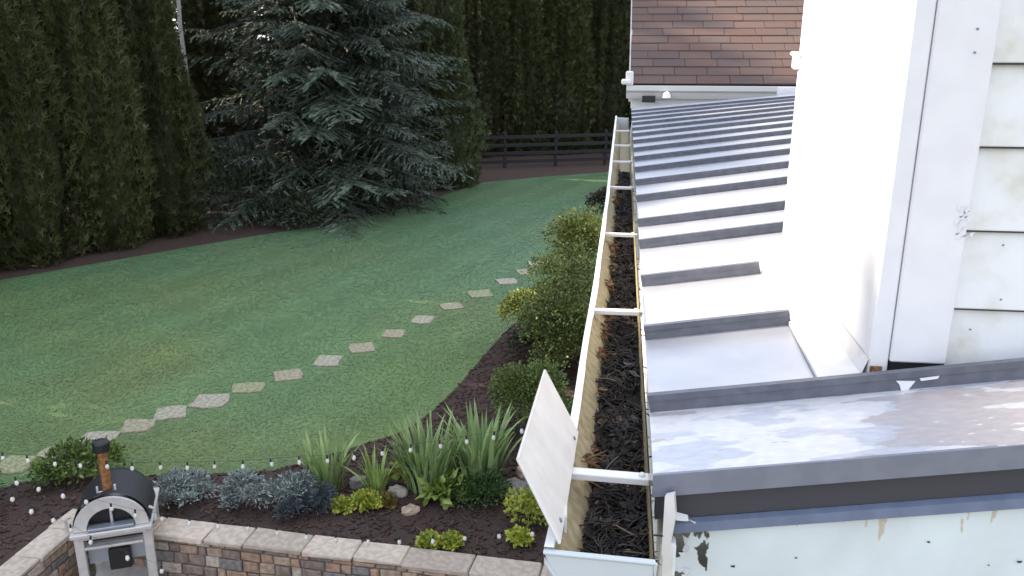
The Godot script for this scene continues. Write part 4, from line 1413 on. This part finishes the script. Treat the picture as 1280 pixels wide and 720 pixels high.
	iris("large sword leaved clump in the middle of the bed", Vector3(-2.30, 0, -9.42), 110, 0.92, 0.30, 63, Color(0.25, 0.34, 0.14))
	iris("large sword leaved clump next to the rounded shrub, rightmost of the bed's clumps", Vector3(-1.65, 0, -9.55), 100, 0.97, 0.28, 64, Color(0.23, 0.32, 0.13))
	var bl := [Color(0.24, 0.28, 0.265), Color(0.14, 0.17, 0.16), Color(0.33, 0.38, 0.36)]
	var jl := ["blue grey dwarf conifer nearest the pizza oven", "blue grey dwarf conifer in the middle of its row", "blue grey dwarf conifer spreading toward the sword leaved clump", "low dark blue grey dwarf conifer beside the leftmost sword leaved clump"]
	var jp := [Vector3(-5.12, 0, -8.62), Vector3(-4.36, 0, -8.60), Vector3(-3.92, 0, -8.68), Vector3(-3.60, 0, -8.62)]
	for i in 4:
		var b3 := []
		g.seed = 70 + i
		for k in 9:
			b3.append([Vector3(g.randf_range(-0.22, 0.22), g.randf_range(0.1, 0.38 if i < 2 else 0.30), g.randf_range(-0.2, 0.2)), Vector3(0.13, 0.11, 0.13) * g.randf_range(0.8, 1.25)])
		plant("dwarf_conifer", jl[i], "plant", jp[i], blob_mesh(b3, 2000, 0.06, 0.022, 80 + i, bl if i < 3 else [Color(0.06, 0.08, 0.09), Color(0.09, 0.11, 0.12)], M.needle, 0.4), 0.2, 0.015, "blue dwarf conifers in the bed")
	var yl := [Color(0.36, 0.40, 0.05), Color(0.26, 0.34, 0.05), Color(0.44, 0.44, 0.07)]
	var hp := [[-3.20, -8.72, 0.15, "small chartreuse plant between the dwarf conifers and the wall"], [-2.93, -8.80, 0.22, "larger chartreuse plant in front of the small sword leaved clump"], [-1.98, -8.10, 0.15, "small chartreuse plant at the wall, left of a pair"], [-1.74, -8.14, 0.14, "small chartreuse plant at the wall, right of a pair"], [-0.98, -8.30, 0.16, "small chartreuse plant below the bright one at the splash guard"], [-0.90, -8.78, 0.40, "bright chartreuse plant at the foot of the splash guard"], [-2.70, -8.88, 0.14, "small yellowing plant with orange leaves by the larger chartreuse one"]]
	for i in hp.size():
		var h: Array = hp[i]
		var s: float = h[2]
		plant("coral_bells", h[3], "plant", Vector3(h[0], 0, h[1]), blob_mesh([[Vector3(0, s * 0.5, 0), Vector3(s * 0.8, s * 0.5, s * 0.7)], [Vector3(s * 0.4, s * 0.4, 0.02), Vector3(s * 0.5, s * 0.4, s * 0.5)]], int(260 + s * 900), 0.06, 0.055, 90 + i, yl if i != 6 else [Color(0.22, 0.12, 0.04), Color(0.2, 0.2, 0.05)], M.leaf, 0.35), s * 0.5, 0.008, "chartreuse plants in the bed")
	plant("mounded_shrub", "low dark green mound in front of the rightmost sword leaved clump", "shrub", Vector3(-1.60, 0, -9.15), blob_mesh([[Vector3(0, 0.14, 0), Vector3(0.36, 0.22, 0.30)], [Vector3(-0.25, 0.14, 0), Vector3(0.26, 0.2, 0.24)], [Vector3(0.15, 0.22, 0), Vector3(0.26, 0.18, 0.24)]], 2400, 0.05, 0.03, 99, [Color(0.06, 0.12, 0.03), Color(0.045, 0.085, 0.024)], M.leaf, 0.4), 0.2, 0.01)
	plant("hosta", "light green broad leaved plant at the foot of the middle clump", "plant", Vector3(-2.02, 0, -9.10), blob_mesh([[Vector3(0, 0.14, 0), Vector3(0.24, 0.15, 0.2)]], 130, 0.17, 0.10, 98, [Color(0.20, 0.29, 0.05), Color(0.26, 0.33, 0.08)], M.leaf, 0.4), 0.1, 0.01, "broad leaved plants in the bed")
	plant("hosta", "light green broad leaved plant behind the small sword leaved clump", "plant", Vector3(-2.55, 0, -9.45), blob_mesh([[Vector3(0, 0.2, 0), Vector3(0.2, 0.2, 0.18)]], 90, 0.15, 0.09, 97, [Color(0.20, 0.26, 0.05), Color(0.24, 0.30, 0.06)], M.leaf, 0.4), 0.1, 0.01, "broad leaved plants in the bed")
	plant("leafy_bush", "bright green leafy bush behind the oven chimney", "shrub", Vector3(-6.85, 0, -9.0), blob_mesh([[Vector3(0, 0.26, 0), Vector3(0.36, 0.28, 0.34)], [Vector3(0.34, 0.26, -0.1), Vector3(0.26, 0.24, 0.24)], [Vector3(-0.22, 0.2, 0.2), Vector3(0.24, 0.22, 0.22)]], 2200, 0.075, 0.042, 101, [Color(0.12, 0.19, 0.04), Color(0.18, 0.25, 0.05), Color(0.07, 0.11, 0.03)], M.leaf, 0.4), 0.4, 0.02)
	plant("dark_shrub", "dark evergreen shrub at the bottom left corner beside the wall", "shrub", Vector3(-7.55, 0, -7.95), blob_mesh([[Vector3(0, 0.4, 0), Vector3(0.36, 0.45, 0.36)], [Vector3(-0.1, 0.75, 0), Vector3(0.28, 0.3, 0.28)], [Vector3(-0.3, 0.4, 0.4), Vector3(0.36, 0.42, 0.36)]], 2400, 0.07, 0.03, 102, [Color(0.03, 0.045, 0.016), Color(0.045, 0.06, 0.02)], M.leaf, 0.4), 0.6, 0.02)
	rock("grey boulder at the right of the mounded shrub", Vector3(-1.18, 0, -9.40), Vector3(0.44, 0.26, 0.32), M.stones[3], 1)
	rock("tan boulder behind the grey one by the splash guard", Vector3(-1.02, 0, -9.75), Vector3(0.40, 0.34, 0.32), M.stones[2], 2, 0.6)
	rock("small grey rock between the boulder and the bright chartreuse plant", Vector3(-0.92, 0, -9.38), Vector3(0.22, 0.2, 0.22), M.stones[1], 3, 1.0)
	rock("flat tan rock lying in the open mulch", Vector3(-2.36, 0, -8.78), Vector3(0.26, 0.13, 0.2), M.stones[2], 4, 0.3)
	rock("blue grey rock between the left and small sword leaved clumps", Vector3(-3.18, 0, -9.30), Vector3(0.26, 0.24, 0.22), M.stones[3], 5, 0.3)
	rock("pale flat rock at the left foot of the middle clump", Vector3(-2.62, 0, -9.18), Vector3(0.32, 0.14, 0.2), M.stones[5], 6, -0.3)

# ---------------------------------------------------------------- pizza oven, chair
func make_oven() -> void:
	var t := thing("pizza_oven", "steel fronted outdoor pizza oven with a dark dome and copper chimney", "pizza oven", Vector3(-5.34, -0.6, -7.42), deg_to_rad(24))
	# local axes: +z is the front; counter top at y 1.04
	var yb := 1.02
	var R := 0.375
	var ri := 0.245
	var arch := Mb.new()
	for i in 24:
		var a := PI * i / 24.0
		var b := PI * (i + 1) / 24.0
		var p := []
		for w in [[a, R], [b, R], [b, ri], [a, ri]]: p.append(Vector3(cos(w[0]) * w[1], yb + sin(w[0]) * w[1] * 0.98, 0))
		var f := Vector3(0, 0, 0.03)
		arch.quad_out(p[0] + f, p[1] + f, p[2] + f, p[3] + f, Vector3.BACK)
		arch.quad_out(p[0], p[1], p[2], p[3], Vector3.FORWARD)
		arch.quad_out(p[0] + f, p[1] + f, p[1], p[0], p[0] - Vector3(0, yb, 0))
		arch.quad_out(p[3] + f, p[2] + f, p[2] - f * 4, p[3] - f * 4, Vector3(0, yb, 0) - p[3])
	put("front_arch", arch.mesh(M.steel), t)
	var dome := Mb.new()
	for i in 20:
		for k in 6:
			var p := []
			var q := []
			for w in [[i, k], [i + 1, k], [i + 1, k + 1], [i, k + 1]]:
				var a: float = PI * w[0] / 20.0
				var f: float = w[1] / 6.0
				var rr := (R + 0.015) * (1.0 if f < 0.7 else sqrt(maxf(0.0, 1.0 - pow((f - 0.7) / 0.32, 2.0))))
				var o := Vector3(cos(a), sin(a), 0)
				p.append(Vector3(0, yb, -0.02 - 0.80 * f) + o * rr)
				q.append((o + Vector3(0, 0, -maxf(0, f - 0.7) * 3.0)).normalized())
			dome.squad(p, q, Color.WHITE)
	put("dome", dome.mesh(M.dome), t)
	var fl := Mb.new()
	fl.box(Vector3(0, yb - 0.03, -0.34), Vector3(0.82, 0.05, 0.86), 0.008)
	put("oven_floor", fl.mesh(M.steel), t)
	var inn := Mb.new()
	inn.box(Vector3(0, yb + 0.02, 0.02), Vector3(0.46, 0.03, 0.10), 0.004)
	put("hearth_shelf", inn.mesh(M.steel_blue), t)
	var door := Mb.new()
	var poly := [Vector2(-0.235, 0.02)]
	for i in 13: poly.append(Vector2(-cos(PI * i / 12.0) * 0.235, 0.02 + sin(PI * i / 12.0) * 0.225))
	door.prism(poly, Vector3.RIGHT, Vector3.UP, Vector3(0, yb, -0.10), Vector3(0, 0, 0.015))
	var dp := put("oven_door", door.mesh(M.black), t)
	var hd := Mb.new()
	hd.box(Vector3(0, yb + 0.12, -0.055), Vector3(0.028, 0.2, 0.025), 0.006)
	put("handle", hd.mesh(M.steel), dp)
	# stand
	for s in [-1, 1]:
		var lg := Mb.new()
		lg.box(Vector3(s * 0.345, 0.5, -0.02), Vector3(0.095, 0.99, 0.06), 0.006)
		put("leg", lg.mesh(M.steel), t)
		var lb := Mb.new()
		lb.box(Vector3(s * 0.345, 0.5, -0.70), Vector3(0.07, 0.99, 0.06), 0.006)
		put("leg", lb.mesh(M.steel), t)
		var br := Mb.new()
		br.tube([Vector3(s * 0.40, yb - 0.05, -0.02), Vector3(s * 0.445, yb + 0.0, -0.02), Vector3(s * 0.445, yb + 0.13, -0.02), Vector3(s * 0.39, yb + 0.17, -0.02)], [0.016, 0.016, 0.016, 0.016], 8)
		put("side_handle", br.mesh(M.steel), t)
	var ap := Mb.new()
	ap.box(Vector3(0, 0.945, 0.012), Vector3(0.70, 0.075, 0.03), 0.005)
	put("apron", ap.mesh(M.steel), t)
	var sh := Mb.new()
	sh.box(Vector3(0, 0.80, 0.0), Vector3(0.59, 0.03, 0.06), 0.004)
	sh.box(Vector3(0, 0.80, -0.36), Vector3(0.66, 0.02, 0.64), 0.004)
	put("shelf", sh.mesh(M.steel), t)
	var pn2 := Mb.new()
	pn2.box(Vector3(0, 0.66, -0.10), Vector3(0.59, 0.24, 0.015), 0.003)
	put("front_panel", pn2.mesh(M.steel_blue), t)
	var bx := Mb.new()
	bx.box(Vector3(0.03, 0.60, -0.05), Vector3(0.22, 0.25, 0.08), 0.006)
	put("wood_box", bx.mesh(M.black), t)
	var bp := Mb.new()
	bp.box(Vector3(0, 0.86, -0.12), Vector3(0.59, 0.16, 0.02), 0.0)
	put("back_panel", bp.mesh(M.black), t)
	var lo := Mb.new()
	lo.box(Vector3(0, 0.16, -0.36), Vector3(0.68, 0.025, 0.66), 0.004)
	put("lower_shelf", lo.mesh(M.steel), t)
	var pi := Mb.new()
	pi.tube([Vector3(-0.02, yb + 0.36, -0.16), Vector3(-0.02, yb + 0.86, -0.16)], [0.052, 0.052], 16)
	put("chimney_pipe", pi.mesh(M.copper), t)
	var cp := Mb.new()
	cp.lathe([Vector2(0.0, 0.12), Vector2(0.075, 0.11), Vector2(0.088, 0.09), Vector2(0.088, 0.0), Vector2(0.05, -0.01)], 18, Vector3(-0.02, yb + 0.84, -0.16))
	put("chimney_cap", cp.mesh(M.black), t)
	var co := Mb.new()
	co.box(Vector3(-0.02, yb + 0.375, -0.10), Vector3(0.19, 0.022, 0.02), 0.004)
	for s in [-1, 1]: co.box(Vector3(-0.02 + s * 0.088, yb + 0.41, -0.10), Vector3(0.022, 0.08, 0.02), 0.004)
	put("chimney_collar", co.mesh(M.steel), t)
	# chair
	var c := thing("patio_chair", "grey patio chair with a rounded back standing below the stone wall", "chair", Vector3(-3.70, -0.6, -6.62), deg_to_rad(12))
	var bk := Mb.new()
	for i in 10:
		var xa := lerpf(-0.24, 0.24, i / 10.0)
		var xb := lerpf(-0.24, 0.24, (i + 1) / 10.0)
		var ya := 0.93 - 0.5 * xa * xa - 0.25 * pow(absf(xa) / 0.24, 6.0) * 0.2
		var yb2 := 0.93 - 0.5 * xb * xb - 0.25 * pow(absf(xb) / 0.24, 6.0) * 0.2
		var za := -0.22 + 0.9 * xa * xa
		var zb := -0.22 + 0.9 * xb * xb
		for f in [0.0, 0.03]:
			bk.quad_out(Vector3(xa, 0.5, za + f + 0.06), Vector3(xb, 0.5, zb + f + 0.06), Vector3(xb, yb2, zb + f), Vector3(xa, ya, za + f), Vector3(0, 0, -1 if f == 0.0 else 1))
		bk.quad_out(Vector3(xa, ya, za), Vector3(xb, yb2, zb), Vector3(xb, yb2, zb + 0.03), Vector3(xa, ya, za + 0.03), Vector3.UP)
	put("backrest", bk.mesh(M.chair), c)
	var se := Mb.new()
	se.box(Vector3(0, 0.43, 0.02), Vector3(0.48, 0.04, 0.46), 0.015)
	put("seat", se.mesh(M.chair), c)
	for sx in [-1, 1]:
		for sz in [-1, 1]:
			var lg := Mb.new()
			lg.tube([Vector3(sx * 0.21, 0.42, sz * 0.18), Vector3(sx * 0.23, 0.0, sz * 0.22 + 0.01)], [0.018, 0.014], 8)
			put("leg", lg.mesh(M.chair), c)

# ---------------------------------------------------------------- string lights
func light_string(label: String, pts: Array, bulbs: Array) -> void:
	var t := thing("string_lights", label, "string lights", Vector3.ZERO, 0.0, "strings of bulbs over the patio")
	var w := Mb.new()
	var r := []
	for p in pts: r.append(0.0014)
	w.tube(pts, r, 5)
	put("wire", w.mesh(M.wire), t)
	var so := Mb.new()
	so.lathe([Vector2(0.0, 0.045), Vector2(0.011, 0.045), Vector2(0.012, 0.0), Vector2(0.0, 0.0)], 8, Vector3(0, -0.045, 0))
	var sm := so.mesh(M.wire)
	var gl := Mb.new()
	gl.lathe([Vector2(0.0, -0.115), Vector2(0.012, -0.111), Vector2(0.021, -0.098), Vector2(0.024, -0.085), Vector2(0.020, -0.065), Vector2(0.011, -0.045)], 10, Vector3.ZERO)
	var gm := gl.mesh(M.bulb)
	for i in bulbs.size():
		var m := fast_put("bulb", i, gm, t)
		m.position = bulbs[i]
		m.scale = Vector3.ONE * 0.82
		m.rotation = Vector3(rng.randf_range(-0.15, 0.15), 0, rng.randf_range(-0.15, 0.15))
		fast_put("socket", 0, sm, m)

func make_strings() -> void:
	var xa := [-6.47, -6.19, -5.88, -5.59, -5.28, -4.99, -4.67, -4.36, -4.06, -3.75, -3.45, -3.14, -2.84, -2.55, -2.26, -1.96, -1.67, -1.4, -1.12, -0.85]
	var ya := [1.16, 1.15, 1.13, 1.13, 1.14, 1.14, 1.17, 1.19, 1.22, 1.25, 1.29, 1.34, 1.37, 1.43, 1.49, 1.55, 1.61, 1.68, 1.74, 1.83]
	var bu := []
	var wi := [Vector3(-12.0, 2.0, -7.4), Vector3(-8.6, 1.42, -7.4)]
	for i in xa.size():
		bu.append(Vector3(xa[i], ya[i] + 0.085, -7.4))
		wi.append(bu[-1])
	wi.append(Vector3(0.1, 2.15, -7.4))
	light_string("upper string of white bulbs crossing the whole flower bed", wi, bu)
	var xb := [-5.86, -5.61, -5.38, -5.14, -4.87, -4.62, -4.34, -4.05, -3.76, -3.47, -3.17, -2.87, -2.58, -2.26, -1.95, -1.62, -1.31, -1.0, -0.67]
	var yb := [1.24, 1.19, 1.13, 1.08, 1.02, 0.97, 0.95, 0.93, 0.92, 0.91, 0.89, 0.87, 0.86, 0.87, 0.89, 0.93, 0.98, 1.03, 1.08]
	bu = []
	wi = [Vector3(-10.0, 2.4, -6.8), Vector3(-7.2, 1.6, -6.8)]
	for i in xb.size():
		bu.append(Vector3(xb[i], yb[i] + 0.085, -6.8))
		wi.append(bu[-1])
	wi.append(Vector3(0.1, 1.3, -6.8))
	light_string("lower string of white bulbs passing in front of the stone wall", wi, bu)
	var xc := [-5.58, -5.4, -5.21, -5.03, -4.84, -4.5, -4.16]
	var yc := [1.31, 1.2, 1.11, 1.02, 0.91, 0.77, 0.65]
	bu = []
	wi = [Vector3(-9.0, 2.8, -6.4), Vector3(-7.0, 1.95, -6.4)]
	for i in xc.size():
		bu.append(Vector3(xc[i], yc[i] + 0.085, -6.4))
		wi.append(bu[-1])
	wi.append(Vector3(-2.5, 0.45, -6.4)); wi.append(Vector3(0.1, 1.0, -6.4))
	light_string("lowest string of white bulbs slanting down across the oven's left side", wi, bu)

# ---------------------------------------------------------------- fence
func make_fence() -> void:
	var f := thing("fence", "dark four rail board fence across the far end of the lawn", "fence")
	var A := Vector3(-9.5, 0, -35.6)
	var B := Vector3(6.0, 0, -41.2)
	var d := (B - A).normalized()
	var L := (B - A).length()
	var n := int(L / 2.35)
	var bs := Basis(d, Vector3.UP, d.cross(Vector3.UP))
	var pm := Mb.new()
	pm.box(Vector3(0, 0.8, 0), Vector3(0.13, 1.6, 0.13), 0.015)
	var pmesh := pm.mesh(M.fence)
	var rm := Mb.new()
	rm.box(Vector3.ZERO, Vector3(2.33, 0.15, 0.03), 0.006)
	var rmesh := rm.mesh(M.fence)
	var k := 0
	for i in n + 1:
		var p := fast_put("post", i, pmesh, f)
		p.transform = Transform3D(bs, A + d * (i * 2.35))
		if i == n: continue
		for y in [0.30, 0.66, 1.02, 1.38]:
			var r := fast_put("rail", k, rmesh, f)
			k += 1
			r.transform = Transform3D(bs * Basis(Vector3.BACK, rng.randf_range(-0.006, 0.006)), A + d * ((i + 0.5) * 2.35) + Vector3.UP * y + bs.z * 0.082 * (1.0 if bs.z.z > 0 else -1.0))

# ---------------------------------------------------------------- grass
var steps := [[-7.92, -9.25], [-7.59, -9.63], [-7.30, -10.11], [-6.95, -10.56], [-6.67, -11.06], [-6.3, -11.56], [-5.93, -12.12], [-5.49, -12.72], [-5.03, -13.46], [-4.63, -14.18], [-4.25, -15.02], [-3.87, -15.92], [-3.48, -16.86], [-3.01, -17.88], [-2.56, -18.95], [-2.2, -19.85], [-1.95, -20.75]]

func make_grass() -> void:
	var g := RandomNumberGenerator.new()
	g.seed = 900
	var tuft := Mb.new()
	for i in 9:
		var a := TAU * i / 9.0 + g.randf()
		var o := Vector3(cos(a), 0, sin(a)) * g.randf_range(0.0, 0.045)
		var tip := o + Vector3(cos(a) * g.randf_range(0.005, 0.03), g.randf_range(0.012, 0.023), sin(a) * g.randf_range(0.005, 0.03))
		var s := Vector3(-sin(a), 0, cos(a)) * 0.0032
		tuft.tri(o - s, tip, o + s)
	for k in tuft.n.size(): tuft.n[k] = (tuft.n[k] * 0.08 + Vector3.UP).normalized()
	var pos := PackedVector3Array()
	while pos.size() < 210000:
		# denser toward the house
		var z := -8.3 - 28.0 * pow(g.randf(), 1.5)
		var x := g.randf_range(-17.0, 0.3)
		if x < z * 0.86 - 1.0: continue
		var p := Vector2(x, z)
		if Geometry2D.is_point_in_polygon(p, tree_poly) or Geometry2D.is_point_in_polygon(p, bed_poly): continue
		var clear := true
		for q in steps:
			if absf(q[0] - x) < 0.235 + 0.03 * sin(z * 40.0) and absf(q[1] - z) < 0.24 + 0.03 * sin(x * 37.0):
				clear = false
				break
		if not clear: continue
		pos.append(Vector3(x, 0.0, z))
	var mm := MultiMesh.new()
	mm.transform_format = MultiMesh.TRANSFORM_3D
	mm.use_colors = true
	mm.mesh = tuft.mesh(M.grass)
	mm.instance_count = pos.size()
	for i in pos.size():
		var far := clampf(-pos[i].z / 20.0, 0.6, 1.6)
		mm.set_instance_transform(i, Transform3D(Basis(Vector3.UP, g.randf() * TAU).scaled(Vector3(far, g.randf_range(0.6, 1.0), far)), pos[i]))
		mm.set_instance_color(i, lawn_tint(pos[i].x, pos[i].z) * g.randf_range(0.95, 1.25))
	var mi := MultiMeshInstance3D.new()
	mi.multimesh = mm
	mi.name = "grass_blades"
	add_child(mi)
	tag(mi, "short mown green grass blades covering the lawn", "grass", "", "stuff")
